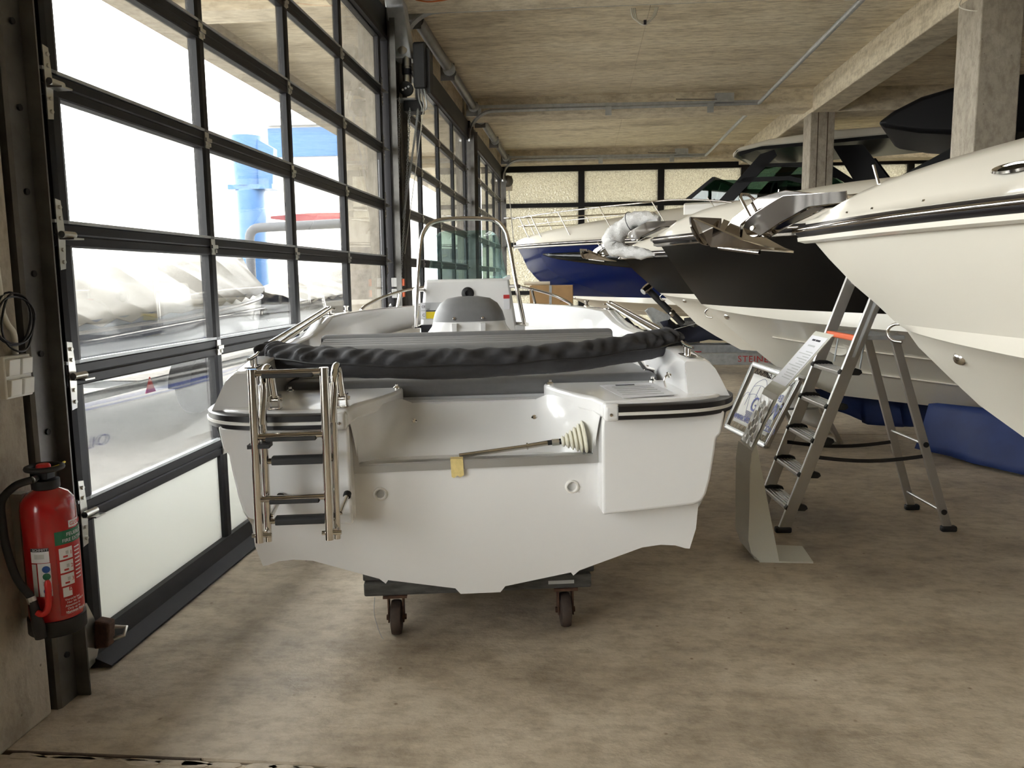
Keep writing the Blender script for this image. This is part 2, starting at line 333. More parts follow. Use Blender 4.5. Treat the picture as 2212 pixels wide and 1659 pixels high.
# vertical tracks and posts of each door
def post(y, sgn, near=False):
    mb = MB()
    mb.prism([(0, 0), (0.075, 0), (0.085, 0.012), (0.085, 0.10), (0.13, 0.105), (0.13, 0.112), (0.078, 0.112), (0.078, 0.02), (0, 0.02)], (1, 0, 0), (0, sgn, 0), (0, 0, 1), (-1.925, y, 0.0), 3.98)
    return mb
trk = struct('trim_41')
for y, sg in ((2.545, 1), (8.13, -1), (8.40, 1), (13.85, -1), (14.12, 1), (19.56, -1)):
    post(y, sg).build('track_post', M_STEEL, trk)
MB().box(-1.99, -1.90, 2.50, 2.62, 0, 4.0).build('track_post_plate', M_STEEL, trk); MB().box(-1.995, -1.978, 2.5, 2.92, 0, 4.0).build('jamb_plate', M_FRAME, trk)
MB().box(-1.97, -1.89, 8.09, 8.45, 0, 4.1).build('track_post_plate', M_FRAME, trk)
MB().box(-1.97, -1.87, 13.84, 14.2, 0, 4.1).build('track_post_plate', M_FRAME, trk)
for z in [0.18 + 0.27 * i for i in range(15)]:
    MB().tube([(-1.842, 2.60, z), (-1.832, 2.60, z)], 0.011, 8).build('bolt', M_BLACK, trk)
# back wall: steel frame with patterned glass
wb = struct('wall_back')
M_PATG = None
def pattern_glass():
    m = bpy.data.materials.new('patterned_glass'); m.use_nodes = True; nt = m.node_tree; N = nt.nodes.new; L = nt.links.new; nt.nodes.clear()
    out = N('ShaderNodeOutputMaterial'); tl = N('ShaderNodeBsdfTranslucent'); tl.inputs['Color'].default_value = (0.30, 0.29, 0.235, 1)
    gl = N('ShaderNodeBsdfGlossy'); gl.inputs['Roughness'].default_value = 0.12; gl.inputs['Color'].default_value = (0.8, 0.8, 0.78, 1)
    tc = N('ShaderNodeTexCoord'); vo = N('ShaderNodeTexVoronoi'); vo.feature = 'SMOOTH_F1'; vo.inputs['Scale'].default_value = 26; L(tc.outputs['Object'], vo.inputs['Vector'])
    ns = N('ShaderNodeTexNoise'); ns.inputs['Scale'].default_value = 50; ns.inputs['Detail'].default_value = 3; L(tc.outputs['Object'], ns.inputs['Vector']); rp = N('ShaderNodeValToRGB'); e = rp.color_ramp.elements; e[0].position = 0.36; e[1].position = 0.64; e[0].color = (0.33, 0.32, 0.275, 1); e[1].color = (0.52, 0.51, 0.445, 1); L(ns.outputs['Fac'], rp.inputs['Fac']); L(rp.outputs['Color'], tl.inputs['Color'])
    bp = N('ShaderNodeBump'); bp.inputs['Strength'].default_value = 0.9; bp.inputs['Distance'].default_value = 0.02; L(vo.outputs['Distance'], bp.inputs['Height'])
    L(bp.outputs['Normal'], tl.inputs['Normal']); L(bp.outputs['Normal'], gl.inputs['Normal'])
    mx = N('ShaderNodeMixShader'); mx.inputs['Fac'].default_value = 0.16; L(tl.outputs[0], mx.inputs[1]); L(gl.outputs[0], mx.inputs[2]); L(mx.outputs[0], out.inputs['Surface']); return m
M_PATG = pattern_glass()
BX = [-2.1, -0.09, 1.82, 3.78, 5.7, 7.6, 9.5, 11.5]
BZ = [0.1, 1.12, 2.3, 3.24, 4.13]
for i in range(7):
    for k in range(4):
        MB().box(BX[i] + (0.13 if i else 0.1), BX[i + 1] - 0.0, YB - 0.05, YB - 0.035, BZ[k] + 0.03, BZ[k + 1] - 0.03).build('pane', M_PATG, wb)
for x in BX: MB().box(x - 0.01, x + 0.14, YB - 0.12, YB + 0.03, 0, 4.2).build('mullion', M_FRAME, wb)
for k, z in enumerate(BZ):
    h = 0.05 if 0 < k < 4 else 0.09
    MB().box(-2.1, XR, YB - 0.13, YB + 0.03, z - h, z + h).build('transom_bar', M_FRAME, wb)
MB().box(-2.4, XR, YB - 0.06, YB + 0.2, 4.2, CE + 0.05).build('wall_head', M_BEAM, wb)
# canopy outside the doors
cn = struct('trim_51')
MB().box(-4.35, -2.42, YR, 26, 4.42, 4.62).build('canopy_slab', M_CEIL, cn)
MB().box(-4.5, -4.15, YR, 26, 4.12, 4.7).build('canopy_edge_beam', M_PILLAR, cn)
for y0, y1 in PIL: MB().box(-4.2, -2.4, (y0 + y1) / 2 - 0.2, (y0 + y1) / 2 + 0.2, 4.15, 4.45).build('canopy_beam', M_BEAM, cn)
MB().box(-4.35, XR + 2, YB + 0.2, YB + 3.0, 4.35, 4.6).build('canopy_slab', M_CEIL, cn)
o = MB().box(-70, -2.2, -60, 90, -0.25, -0.03).build('yard_ground', M_OUTG); o['kind'] = 'structure'
o = MB().box(-70, -8.0, -60, 90, -0.1, -0.025).build('yard_ground', mat('bounce_ground', (0.5, 0.48, 0.44), 0.9, var=0.2, scale=2)); o['kind'] = 'structure'  # mostly hidden pale ground, added to bounce skylight onto the ceiling
o = MB().box(-70, 70, YB + 0.1, 90, -0.25, -0.02).build('yard_ground', bpy.data.materials['bounce_ground']); o['kind'] = 'structure'  # same pale reflector, added behind the back wall to brighten its lower panes
# ------------------------------------------------------------------ more materials
M_GEL = mat('white_gelcoat', (0.82, 0.815, 0.81), 0.16, coat=0.6)
M_GELM = mat('moulded_white_deck', (0.82, 0.815, 0.81), 0.24, coat=0.3)
M_STAIN = mat('polished_stainless', (0.74, 0.71, 0.67), 0.10, 1.0)
M_CHROME = mat('mirror_chrome', (0.50, 0.47, 0.44), 0.06, 1.0)
M_VINYL = mat('grey_vinyl', (0.19, 0.19, 0.195), 0.5, var=0.05, scale=30, bump=0.03, bscale=150)
M_VINYL2 = mat('light_grey_vinyl', (0.27, 0.27, 0.27), 0.5, var=0.04, scale=30)
M_CANVAS = mat('charcoal_canvas', (0.032, 0.032, 0.036), 0.75, var=0.15, scale=25, bump=0.12, bscale=300)
M_RUBB = mat('black_rub_rail', (0.010, 0.009, 0.011), 0.35)
M_RUBW = mat('white_rub_insert', (0.78, 0.76, 0.72), 0.4)
M_ALU = mat('satin_aluminium', (0.50, 0.50, 0.49), 0.4, 0.75, var=0.04, scale=4)
M_TAPE = mat('yellow_masking_tape', (0.78, 0.62, 0.26), 0.7, var=0.12, scale=40, bump=0.3, bscale=60)
M_BOOT = mat('cream_rubber_bellows', (0.76, 0.74, 0.62), 0.45)
M_PAPER = mat('white_paper', (0.82, 0.82, 0.86), 0.6)
M_INK = mat('black_print', (0.02, 0.02, 0.03), 0.6)
M_INKB = mat('blue_print', (0.02, 0.035, 0.26), 0.5)
M_RED = mat('red_print', (0.55, 0.04, 0.04), 0.5)
M_YEL = mat('yellow_sticker', (0.85, 0.66, 0.02), 0.5)
M_GREYP = mat('grey_print', (0.55, 0.56, 0.57), 0.5)
M_TINT = glass_mat('green_tinted_acrylic', (0.74, 0.88, 0.865), 0.06)
M_OLD = mat('weathered_grey_timber', (0.085, 0.085, 0.08), 0.75, var=0.45, scale=9, stretch=(1, 4, 4), bump=0.4, bscale=30)
M_RUST = mat('rusty_caster_steel', (0.09, 0.045, 0.028), 0.8, var=0.5, scale=25, bump=0.3)
M_TREAD = mat('brown_caster_tread', (0.06, 0.042, 0.034), 0.75, var=0.35, scale=20)

# ------------------------------------------------------------------ the open white boat
BO = (-0.4035, 3.087, 0.0); BR = (0.0, -0.0096, math.radians(8.5))
boat = thing('motorboat', 'small open white motorboat with centre console standing by the glazed doors', 'boat', BO, BR)
def B(mb, name, m, parent=boat, **k): return mb.build(name, m, parent, world=False, **k)
def lab(o, t): o['label'] = t; return o
# hull rows from keel to rail: u0, w0, v start, v end, w end, p, q
HR = [(0.0, 0.248, 0, 3.55, 0.42, 3, 4), (0.08, 0.248, 0, 3.56, 0.43, 3, 4), (0.10, 0.272, 0, 3.58, 0.44, 3, 4), (0.365, 0.318, 0, 3.75, 0.53, 2.6, 3.2), (0.375, 0.304, 0, 3.76, 0.53, 2.6, 3.2), (0.40, 0.325, 0, 3.78, 0.55, 2.6, 3.2),
      (0.655, 0.410, 0, 4.05, 0.70, 2.8, 2.6), (0.73, 0.418, 0, 4.1, 0.72, 2.8, 2.6), (0.79, 0.413, 0, 4.12, 0.735, 2.9, 2.6), (0.832, 0.399, 0, 4.14, 0.745, 2.9, 2.6), (0.850, 0.397, 0, 4.15, 0.755, 2.9, 2.6),
      (0.875, 0.48, 0, 4.25, 0.83, 3, 2.4), (0.882, 0.565, -0.0, 4.35, 0.9, 3, 2.3), (0.888, 0.64, -0.08, 4.42, 0.95, 3.1, 2.2), (0.902, 0.713, -0.08, 4.5, 0.98, 3.2, 2.2), (0.917, 0.81, -0.08, 4.58, 1.02, 3.3, 2.2),
      (0.925, 0.868, -0.08, 4.62, 1.05, 3.3, 2.2), (0.945, 0.884, -0.08, 4.66, 1.06, 3.4, 2.2), (0.985, 0.985, -0.04, 4.78, 1.13, 3.6, 2.2)]
def hrow(r, t):
    u0, w0, vs, ve, we, p, q = r; v = lerp(vs, ve, t); bul = 1 + 0.055 * math.sin(PI * min(1, t * 1.25)) if w0 > 0.6 else 1.0
    return (u0 * bul * (1 - t ** p), v, w0 + (we - w0) * t ** q)
ts = [i / 26 for i in range(27)]
mb = MB(); mb.grid([[hrow(r, t) for t in ts] for r in HR]); mb.mirror_x(); B(mb, 'hull', M_GEL, smooth=28)
def hull_u(v, w):
    pr = None
    for r in HR[10:]:
        t = max(0, min(1, (v - r[2]) / (r[3] - r[2]))); u, _, ww = hrow(r, t)
        if ww >= w and pr: f = (w - pr[1]) / max(1e-6, ww - pr[1]); return lerp(pr[0], u, f)
        pr = (u, ww)
    return pr[0]
# transom plate
half = [(r[0], r[1]) for r in HR if r[1] <= 0.57 and r[2] == 0] + [(0.89, 0.64), (0.60, 0.66), (0.495, 0.775)]
poly = half + [(-a, b) for a, b in reversed(half) if a > 0]
tr = MB().prism(poly, (1, 0, 0), (0, 0, 1), (0, 1, 0), (0, 0, 0), 0.03); lab(B(tr, 'transom', M_GEL), 'white transom with wavy lower edge')
# quarter boxes either side of the motor well
SP = [(0.478, 0.58), (0.835, 0.606), (0.868, 0.618), (0.887, 0.65), (0.903, 0.713), (0.918, 0.81), (0.925, 0.868), (0.943, 0.884), (0.957, 0.975), (0.478, 0.975)]
for s in (1, -1):
    B(MB().prism([(s * a, b) for a, b in SP], (1, 0, 0), (0, 0, 1), (0, 1, 0), (0, -0.10, 0), 0.2), 'quarter_box', M_GEL, bevel=0.016, seg=4, smooth=60)
# stern platform halves
PL = [(0.472, -0.135), (0.70, -0.128), (0.85, -0.10), (0.94, -0.05), (0.99, 0.03), (1.0, 0.14), (1.0, 0.45), (0.31, 0.45), (0.315, 0.36), (0.335, 0.28), (0.375, 0.17), (0.42, 0.07), (0.455, 0.0)]
for s in (1, -1):
    o = B(MB().prism([(s * a, b) for a, b in PL], (1, 0, 0), (0, 1, 0), (0, 0, 1), (0, 0, 0.965), 0.065), 'stern_platform', M_GELM, bevel=0.014, seg=3, smooth=50)
    for (x, y) in ((0.335, 0.40), (0.79, 0.40)):
        MB().lathe([(0.016, 0), (0.016, 0.006), (0.008, 0.012), (0.008, 0.02), (0.0, 0.021)], (s * x, y, 1.03), n=10).build('snap_stud', M_STAIN, o, world=False, smooth=40)
# motor well
def uw(t): return t
top = [(-0.472, -0.13, 1.0), (-0.455, 0.0, 1.0), (-0.42, 0.07, 1.0), (-0.375, 0.17, 1.0), (-0.335, 0.28, 1.0), (-0.312, 0.36, 0.99), (-0.27, 0.39, 0.968), (-0.15, 0.392, 0.966)]
bot = [(-0.462, -0.005, 0.79), (-0.458, 0.02, 0.79), (-0.44, 0.055, 0.79), (-0.40, 0.085, 0.79), (-0.35, 0.105, 0.79), (-0.30, 0.115, 0.79), (-0.25, 0.12, 0.79), (-0.14, 0.12, 0.79)]
top += [(-a, b, c) for a, b, c in reversed(top)]; bot += [(-a, b, c) for a, b, c in reversed(bot)]
rows = []
for k in range(7):
    f = k / 6; g = f ** 1.6
    rows.append([(lerp(b_[0], t_[0], g if i not in (0, 15) else f), lerp(b_[1], t_[1], g), lerp(b_[2], t_[2], f)) for i, (t_, b_) in enumerate(zip(top, bot))])
mb = MB().grid(rows)
mb.add([(-0.47, -0.002, 0.785)] + bot + [(0.47, -0.002, 0.785)], [tuple(range(len(bot) + 2))])
mb.box(-0.33, 0.33, 0.385, 0.47, 0.90, 0.968)
lab(B(mb, 'motor_well', M_GELM, smooth=45), 'white recessed outboard well between the stern platforms')
for x, y in ((-0.256, 0.265), (0.251, 0.265)): B(MB().lathe([(0.013, 0), (0.013, 0.006), (0.006, 0.012), (0, 0.012)], (x, y, 0.905), (0, -1, 0.4), n=12), 'well_screw', M_STAIN, smooth=40)
tm = MB().bar((-0.482, -0.006, 0.95), (-0.470, -0.006, 0.775), 0.012, 0.028, (1, 0, 0)).bar((0.487, -0.006, 0.975), (0.470, -0.006, 0.785), 0.012, 0.028, (1, 0, 0)).bar((-0.484, -0.006, 0.772), (0.484, -0.006, 0.783), 0.014, 0.030, (0, 0, 1))
tm.bar((-0.47, 0.012, 0.79), (0.47, 0.012, 0.80), 0.045, 0.006, (0, 0, 1)); lab(B(tm, 'transom_trim', M_ALU), 'grey aluminium U-shaped trim of the motor well')
B(MB().box(-0.104, -0.055, -0.017, 0.02, 0.80, 0.8035).prism([(-0.104, 0.803), (-0.055, 0.803), (-0.053, 0.738), (-0.066, 0.729), (-0.078, 0.737), (-0.092, 0.727), (-0.101, 0.733)], (1, 0, 0), (0, 0, 1), (0, 1, 0), (0, -0.0165, 0), 0.002), 'masking_tape', M_TAPE)
for x, w in ((-0.381, 0.67), (0.373, 0.672)):
    B(MB().lathe([(0.0, -0.004), (0.016, -0.004), (0.017, 0.004), (0.021, 0.009), (0.026, 0.007), (0.028, 0.0)], (x, 0, w), (0, -1, 0), n=24), 'drain_plug', M_RUBW, smooth=50)
# rub rail: sheer line
RL = [(0.525, -0.155, 0.993), (0.70, -0.148, 0.993), (0.84, -0.125, 0.993), (0.94, -0.07, 0.994), (1.0, 0.02, 0.995), (1.025, 0.14, 0.996), (1.035, 0.5, 0.998), (1.04, 1.2, 1.0), (1.045, 2.0, 1.015), (1.02, 2.8, 1.05), (0.93, 3.5, 1.09), (0.74, 4.1, 1.12), (0.46, 4.55, 1.14), (0.20, 4.78, 1.15), (0.0, 4.83, 1.15)]
rl = spline(RL, 6)
def rail_strip(off, w0, w1, name, m):
    rows = []
    for i, p in enumerate(rl):
        d = (rl[min(i + 1, len(rl) - 1)] - rl[max(i - 1, 0)]).normalized(); n = V(d.y, -d.x, 0).normalized()
        if n.x < 0 and p.x > 0.05 and p.y > 0.3: n = -n
        rows.append([p + n * a + V(0, 0, b) for a, b in ((-0.03, w0), (off * 0.6, w0), (off, w0 + 0.004), (off, w1 - 0.004), (off * 0.6, w1), (-0.03, w1))])
    mb = MB().grid(rows, cu=True).mirror_x(); return B(mb, name, m, smooth=40)
rub = rail_strip(0.022, -0.030, 0.026, 'rub_rail', M_RUBB); lab(rub, 'black rubber rub rail with a white insert')
rs = rail_strip(0.026, -0.014, 0.004, 'rub_rail_insert', M_RUBW); rs.parent = rub
for s in (1, -1): 
    o = B(MB().box(s * 0.505 - 0.03, s * 0.505 + 0.03, -0.172, -0.12, 0.958, 1.024), 'rail_end_cap', M_GELM, bevel=0.014, seg=3, smooth=60)
    MB().lathe([(0.007, 0), (0.006, 0.004), (0, 0.005)], (s * 0.50, -0.172, 0.985), (0, -1, 0), n=8).build('screw', M_STAIN, o, world=False)
# gunwales
GU = [(0.028, 1.004, 1.16), (0.06, 1.006, 1.163), (0.14, 1.01, 1.168), (0.3, 1.015, 1.18), (0.8, 1.02, 1.20), (1.4, 1.025, 1.205), (1.7, 1.025, 1.225), (2.05, 1.025, 1.275), (2.6, 1.01, 1.275), (3.2, 0.95, 1.27), (3.7, 0.85, 1.265), (4.15, 0.69, 1.265), (4.5, 0.47, 1.265), (4.72, 0.24, 1.265), (4.80, 0.03, 1.265)]
def gun(v, u, w, f=1.0):
    wr = 1.022 if v < 1.5 else lerp(1.022, 1.165, min(1, (v - 1.5) / 3.2)); k = min(1.0, u / 0.25)
    return [(u - 0.0, v, wr), (u - 0.01 * k, v, wr + 0.02), (u - 0.032 * k, v, lerp(wr, w, 0.5)), (u - 0.052 * k, v, lerp(wr, w, 0.8)), (u - 0.072 * k, v, w - 0.008), (u - 0.088 * k, v, w), (u - 0.165 * k, v, w), (u - 0.172 * k, v, w - 0.006), (u - 0.168 * k, v, lerp(1.0, w, 0.5)), (u - 0.165 * k, v, 0.99), (u - 0.20 * k, v, 0.55 if v > 0.1 else 0.66)]
for s in (1, -1):
    rows = [[(s * a, b, c) for a, b, c in gun(*g)] for g in GU]
    aft = [(s * (a - 0.004), b - 0.006, c - (0.004 if c > 1.1 else 0)) for a, b, c in gun(*GU[0])]; aft = [(a, -0.015 + (0.035 * (c - 1.02) / 0.14 if c > 1.02 else 0), c) for a, b, c in aft]
    mb = MB().grid([aft] + rows); n = len(aft); mb.f.append(tuple(range(n)))
    o = B(mb, 'gunwale', M_GEL, smooth=42)
B(MB().prism([(max(0.0, a * 0.80 - 0.05), b) for b, a, _ in GU] + [(-max(0.0, a * 0.80 - 0.05), b) for b, a, _ in reversed(GU[:-1])], (1, 0, 0), (0, 1, 0), (0, 0, 1), (0, 0, 0.54), 0.02), 'cockpit_sole', M_GELM)
# aft bench and cushions
B(MB().box(-0.79, 0.79, 0.47, 1.02, 0.55, 0.985), 'bench_base', M_GELM, bevel=0.02)
def cushion(x0, x1, y0, y1, z0, z1, m, name, bev=0.03, crown=0.01):
    n = 16; rows = []
    mb = MB().box(x0, x1, y0, y1, z0, z1); return B(mb, name, m, bevel=bev, seg=4, smooth=60)
lab(cushion(-0.83, 0.83, 0.455, 1.0, 0.978, 1.062, M_VINYL, 'bench_cushion'), 'grey bench cushion')
bk = cushion(-0.80, 0.78, 1.12, 1.20, 1.02, 1.165, M_VINYL2, 'backrest', 0.02)
for y, z in ((1.205, 1.17), (1.26, 1.178), (1.315, 1.186)): MB().box(-0.80, 0.78, y, y + 0.05, 1.10, z).build('backrest_panel', M_VINYL2, bk, world=False, bevel=0.012, smooth=60)
cushion(-0.82, 0.80, 1.37, 1.45, 1.05, 1.205, M_VINYL, 'backrest_roll', 0.025)
B(MB().box(-0.845, -0.44, 0.60, 0.95, 1.06, 1.092), 'storage_tray', M_GELM, bevel=0.006)
# folded sun top in its bag
random.seed(3)
bp = []; NB = 150
for i in range(NB + 1):
    t = -1 + 2 * i / NB; u = 0.90 * math.sin(t * PI / 2)
    bp.append(V(u, 0.235 + 0.28 * abs(u / 0.90) ** 2.4 , 1.150 + 0.042 * (u / 0.90) ** 2 + 0.010 * u))
def bag_rows():
    rows = []; N = 28
    for i, p in enumerate(bp):
        f = abs(-1 + 2 * i / NB); j = i * 60 / NB; sc = 1.0 if f < 0.9 else math.sqrt(max(0.02, 1 - ((f - 0.9) / 0.1) ** 2))
        d = (bp[min(i + 1, NB)] - bp[max(i - 1, 0)]).normalized(); side = V(d.y, -d.x, 0)
        if side.y > 0: side = -side
        row = []
        for k in range(N):
            a = 2 * PI * k / N; ca, sa = math.cos(a), math.sin(a)
            g = math.exp(-((math.degrees(a) - 25) / 32) ** 2) + (0.5 if sa > 0 else 0.12); r = 1 + 0.10 * g * math.sin(j * 1.55 + 2.5 * a + 1.9 * math.sin(j * 0.37)) + 0.07 * g * math.sin(j * 3.3 - 4 * a + 1.3 * math.sin(j * 0.9)) + 0.03 * math.sin(j * 0.6 + 2 * a) - (0.07 if abs(ca - 1) < 0.02 else 0)
            row.append(p + side * (0.085 * ca * r * sc) + V(0, 0, 1) * ((0.056 if sa > 0 else 0.066) * sa * r * sc + 0.004))
        rows.append(row)
    return rows
mb = MB().grid(bag_rows(), cu=True); bag = lab(B(mb, 'sun_top_bag', M_CANVAS, smooth=80), 'charcoal canvas bag holding the folded sun top')
zp = []
for i, p in enumerate(bp[2:-2]):
    d = (bp[min(i + 3, NB)] - bp[max(i + 1, 0)]).normalized(); side = V(d.y, -d.x, 0); side = -side if side.y > 0 else side
    zp.append(p + side * 0.087 + V(0, 0, 0.003 * math.sin(i * 0.3)))
MB().tube(zp, 0.0045, 6).build('zip', M_BLACK, bag, world=False)
for s in (1, -1):
    ee = 0.2 if s < 0 else 0
    B(MB().tube([(s * 0.955, 2.27 + ee, 1.318), (s * 0.95, 0.60, 1.205)], 0.0125, 10), 'sun_top_tube', M_STAIN, smooth=50)
    B(MB().tube([(s * 0.925, 2.24 + ee, 1.312), (s * 0.915, 0.60, 1.195)], 0.0125, 10), 'sun_top_tube', M_STAIN, smooth=50)
    B(MB().tube([(s * 0.94, 2.27 + ee, 1.33), (s * 0.94, 2.27 + ee, 1.27)], 0.014, 10).box(s * 0.94 - 0.03, s * 0.94 + 0.03, 2.22 + ee, 2.32 + ee, 1.272, 1.28).tube([(s * 0.90, 2.27 + ee, 1.31), (s * 0.98, 2.27 + ee, 1.31)], 0.008, 8), 'sun_top_hinge', M_STAIN, smooth=50)
    st = B(MB().tube([(s * 0.73, 0.50, 1.15), (s * 0.79, 0.55, 1.075)], 0.0125, 10).tube([(s * 0.79, 0.55, 1.075), (s * 0.835, 0.57, 1.058)], 0.011, 8), 'sun_top_strut', M_STAIN, smooth=50)
    MB().box(s * 0.80 - 0.012, s * 0.80 + 0.012, 0.55, 0.59, 1.035, 1.085).build('strut_foot', M_STAIN, st, world=False, bevel=0.004)
    # cleat
    c = B(MB().box(s * 0.87 - 0.022, s * 0.87 + 0.022, 0.07, 0.19, 1.168, 1.174), 'cleat', M_STAIN, bevel=0.002)
    MB().tube([(s * 0.87, 0.105, 1.172), (s * 0.87, 0.105, 1.20)], 0.008, 8).tube([(s * 0.87, 0.155, 1.174), (s * 0.87, 0.155, 1.205)], 0.008, 8).tube([(s * 0.87, 0.05, 1.207), (s * 0.87, 0.09, 1.205), (s * 0.87, 0.17, 1.209), (s * 0.87, 0.215, 1.219)], [0.005, 0.008, 0.008, 0.005], 8).build('cleat_horn', M_STAIN, c, world=False, smooth=50)
    B(MB().lathe([(0.022, 0), (0.022, 0.005), (0.012, 0.01), (0.012, 0.03), (0.02, 0.034), (0.02, 0.042), (0, 0.044)], (s * 0.90, 3.0, 1.272), n=12), 'deck_filler', M_STAIN, smooth=40)
B(MB().tube(fillet([(0.795, 0.10, 1.095), (0.78, 0.10, 1.095), (0.765, 0.10, 1.075), (0.775, 0.10, 1.045)], 0.02), 0.005, 8).tube([(0.78, 0.1, 1.105), (0.79, 0.1, 1.085)], 0.006, 8), 'coat_hook', M_STAIN, smooth=50)
# boarding ladder: parts of the boat
def lad_part(name, mb, m, par=None): return B(mb, name, m, par or boat, smooth=50)
UL, UR_ = -0.786, -0.538
for u in (UL, UR_):
    lad_part('ladder_rail', MB().tube([(u + 0.006, -0.25, 1.20), (u - 0.004, -0.25, 0.575)], 0.016, 14), M_STAIN)
    r2 = lad_part('ladder_slide_rail', MB().tube([(u + 0.028, -0.215, 1.14), (u + 0.018, -0.21, 0.565)], 0.0125, 12), M_STAIN)
    MB().tube([(u - 0.03, -0.25, 0.60), (u + 0.04, -0.25, 0.60)], 0.008, 8).tube([(u + 0.018, -0.25, 0.605), (u + 0.018, -0.2, 0.605)], 0.010, 8).build('ladder_bolt', M_STAIN, r2, world=False, smooth=50)
    lg = lad_part('ladder_standoff', MB().tube([(u + 0.03, -0.21, 0.66), (u + 0.045, -0.12, 0.70)], 0.010, 10), M_STAIN)
    MB().lathe([(0.012, -0.012), (0.015, -0.008), (0.015, 0.008), (0.0, 0.016)], (u + 0.046, -0.115, 0.702), (0.1, 0.9, 0.4), n=12).build('rubber_tip', M_BLACK, lg, world=False, smooth=50)
    hp = arc((u + 0.035, -0.155, 1.13), 0.065, PI * 1.02, 0, 12, (0, 1, 0), (0, 0, 1))
    hp = [V(u + 0.022, -0.22, 1.0)] + [V(p.x, p.y, p.z) for p in hp] + [V(u + 0.04, -0.085, 1.075)]
    h = lad_part('ladder_hoop', MB().tube(hp, 0.0135, 12), M_STAIN)
    MB().box(u + 0.018, u + 0.062, -0.11, -0.06, 1.03, 1.038).box(u + 0.018, u + 0.026, -0.105, -0.065, 1.03, 1.082).box(u + 0.054, u + 0.062, -0.105, -0.065, 1.03, 1.082).tube([(u + 0.01, -0.085, 1.065), (u + 0.07, -0.085, 1.065)], 0.008, 8).build('hoop_foot', M_STAIN, h, world=False, bevel=0.002)
for z, back in ((1.185, 0), (0.960, 0), (0.862, 1), (0.733, 0), (0.640, 1)):
    y = -0.21 if back else -0.25; o1 = 0.024 if back else 0
    st = lad_part('ladder_rung', MB().tube([(UL + o1, y, z), (UR_ + o1, y, z + 0.002)], 0.0115, 10), M_STAIN)
    if back: MB().prism([(-0.022, -0.012), (0.022, -0.012), (0.022, 0.006), (0.012, 0.018), (-0.014, 0.018), (-0.022, 0.008)], (0, 1, 0), (0, 0, 1), (1, 0, 0), (UL + 0.048, y, z), 0.19).build('rung_tread', M_BLACK, st, world=False, bevel=0.003)
    else: MB().prism([(-0.016, -0.013), (0.016, -0.013), (0.016, 0.002), (-0.016, 0.002)], (0, 1, 0), (0, 0, 1), (1, 0, 0), (UL + 0.04, y, z - 0.004), 0.175).build('rung_tread', M_BLACK, st, world=False, bevel=0.003)
B(MB().box(UL - 0.025, UL + 0.05, -0.262, -0.20, 0.918, 0.932).box(UL + 0.035, UL + 0.05, -0.23, -0.20, 0.932, 0.945), 'ladder_strap', M_BLACK)
# steering tube and rubber boot lying in the well
B(MB().tube([(-0.07, 0.045, 0.803), (0.20, 0.06, 0.828)], 0.008, 8).tube([(-0.06, 0.055, 0.797), (0.20, 0.068, 0.822)], 0.006, 8).tube([(0.20, 0.06, 0.828), (0.205, 0.06, 0.8285), (0.206, 0.06, 0.8286)], 0.014, 10).tube([(0.205, 0.06, 0.828), (0.285, 0.065, 0.838)], 0.0105, 10), 'steering_tube', M_STAIN, smooth=50)
B(MB().tube([(0.285, 0.065, 0.838), (0.305, 0.065, 0.840)], 0.010, 10).tube([(0.33, 0.063, 0.842), (0.345, 0.06, 0.844)], 0.012, 10), 'steering_seal', M_BLACK)
B(MB().tube([(0.303, 0.065, 0.840), (0.332, 0.063, 0.8425)], 0.015, 6), 'steering_nut', M_ZINC)
pr = []
for i in range(6):
    r = 0.016 + i * 0.0095; h = i * 0.017
    pr += [(r * 0.86, h), (r + 0.006, h + 0.006), (r + 0.006, h + 0.010), (r * 0.9, h + 0.015)]
B(MB().lathe(pr, (0.34, 0.06, 0.843), (0.97, -0.05, 0.14), n=22), 'rubber_bellows', M_BOOT, smooth=50)
# console
cs = B(MB().add([(-0.335, 2.26, 0.55), (0.335, 2.26, 0.55), (0.30, 2.72, 0.55), (-0.30, 2.72, 0.55), (-0.325, 2.27, 1.16), (0.325, 2.27, 1.16), (0.30, 2.70, 1.16), (-0.30, 2.70, 1.16), (-0.283, 2.30, 1.495), (0.278, 2.30, 1.495), (0.255, 2.66, 1.49), (-0.255, 2.66, 1.49)],
    [(3, 2, 1, 0), (0, 1, 5, 4), (1, 2, 6, 5), (2, 3, 7, 6), (3, 0, 4, 7), (4, 5, 9, 8), (5, 6, 10, 9), (6, 7, 11, 10), (7, 4, 8, 11), (8, 9, 10, 11)]), 'console', M_GELM, bevel=0.02, seg=3, smooth=50)
MB().add([(0.235, 2.30, 1.485), (0.285, 2.30, 1.485), (0.285, 2.30, 1.515), (0.25, 2.30, 1.50), (0.235, 2.6, 1.485), (0.285, 2.6, 1.485), (0.285, 2.6, 1.515), (0.25, 2.6, 1.50)], [(0, 1, 2, 3), (7, 6, 5, 4), (0, 4, 5, 1), (1, 5, 6, 2), (2, 6, 7, 3), (3, 7, 4, 0)]).build('dash_edge', M_GELM, cs, world=False)
def cface(u, w): return lerp(2.27, 2.30, (w - 1.16) / 0.335)
MB().lathe([(0.0, 0.006), (0.016, 0.006), (0.019, 0.020), (0.032, 0.018), (0.040, 0.007), (0.042, 0.0)], (0.0, cface(0, 1.41), 1.40), (0, -1, 0.09), n=28).build('wheel_hub_socket', M_BLACK, cs, world=False, smooth=50)
pw = 1.225; yf = cface(0, pw) - 0.004
st = MB().box(-0.315, -0.15, yf - 0.0015, yf + 0.004, 1.235, 1.345).build('rating_plate', M_GREYP, cs, world=False)
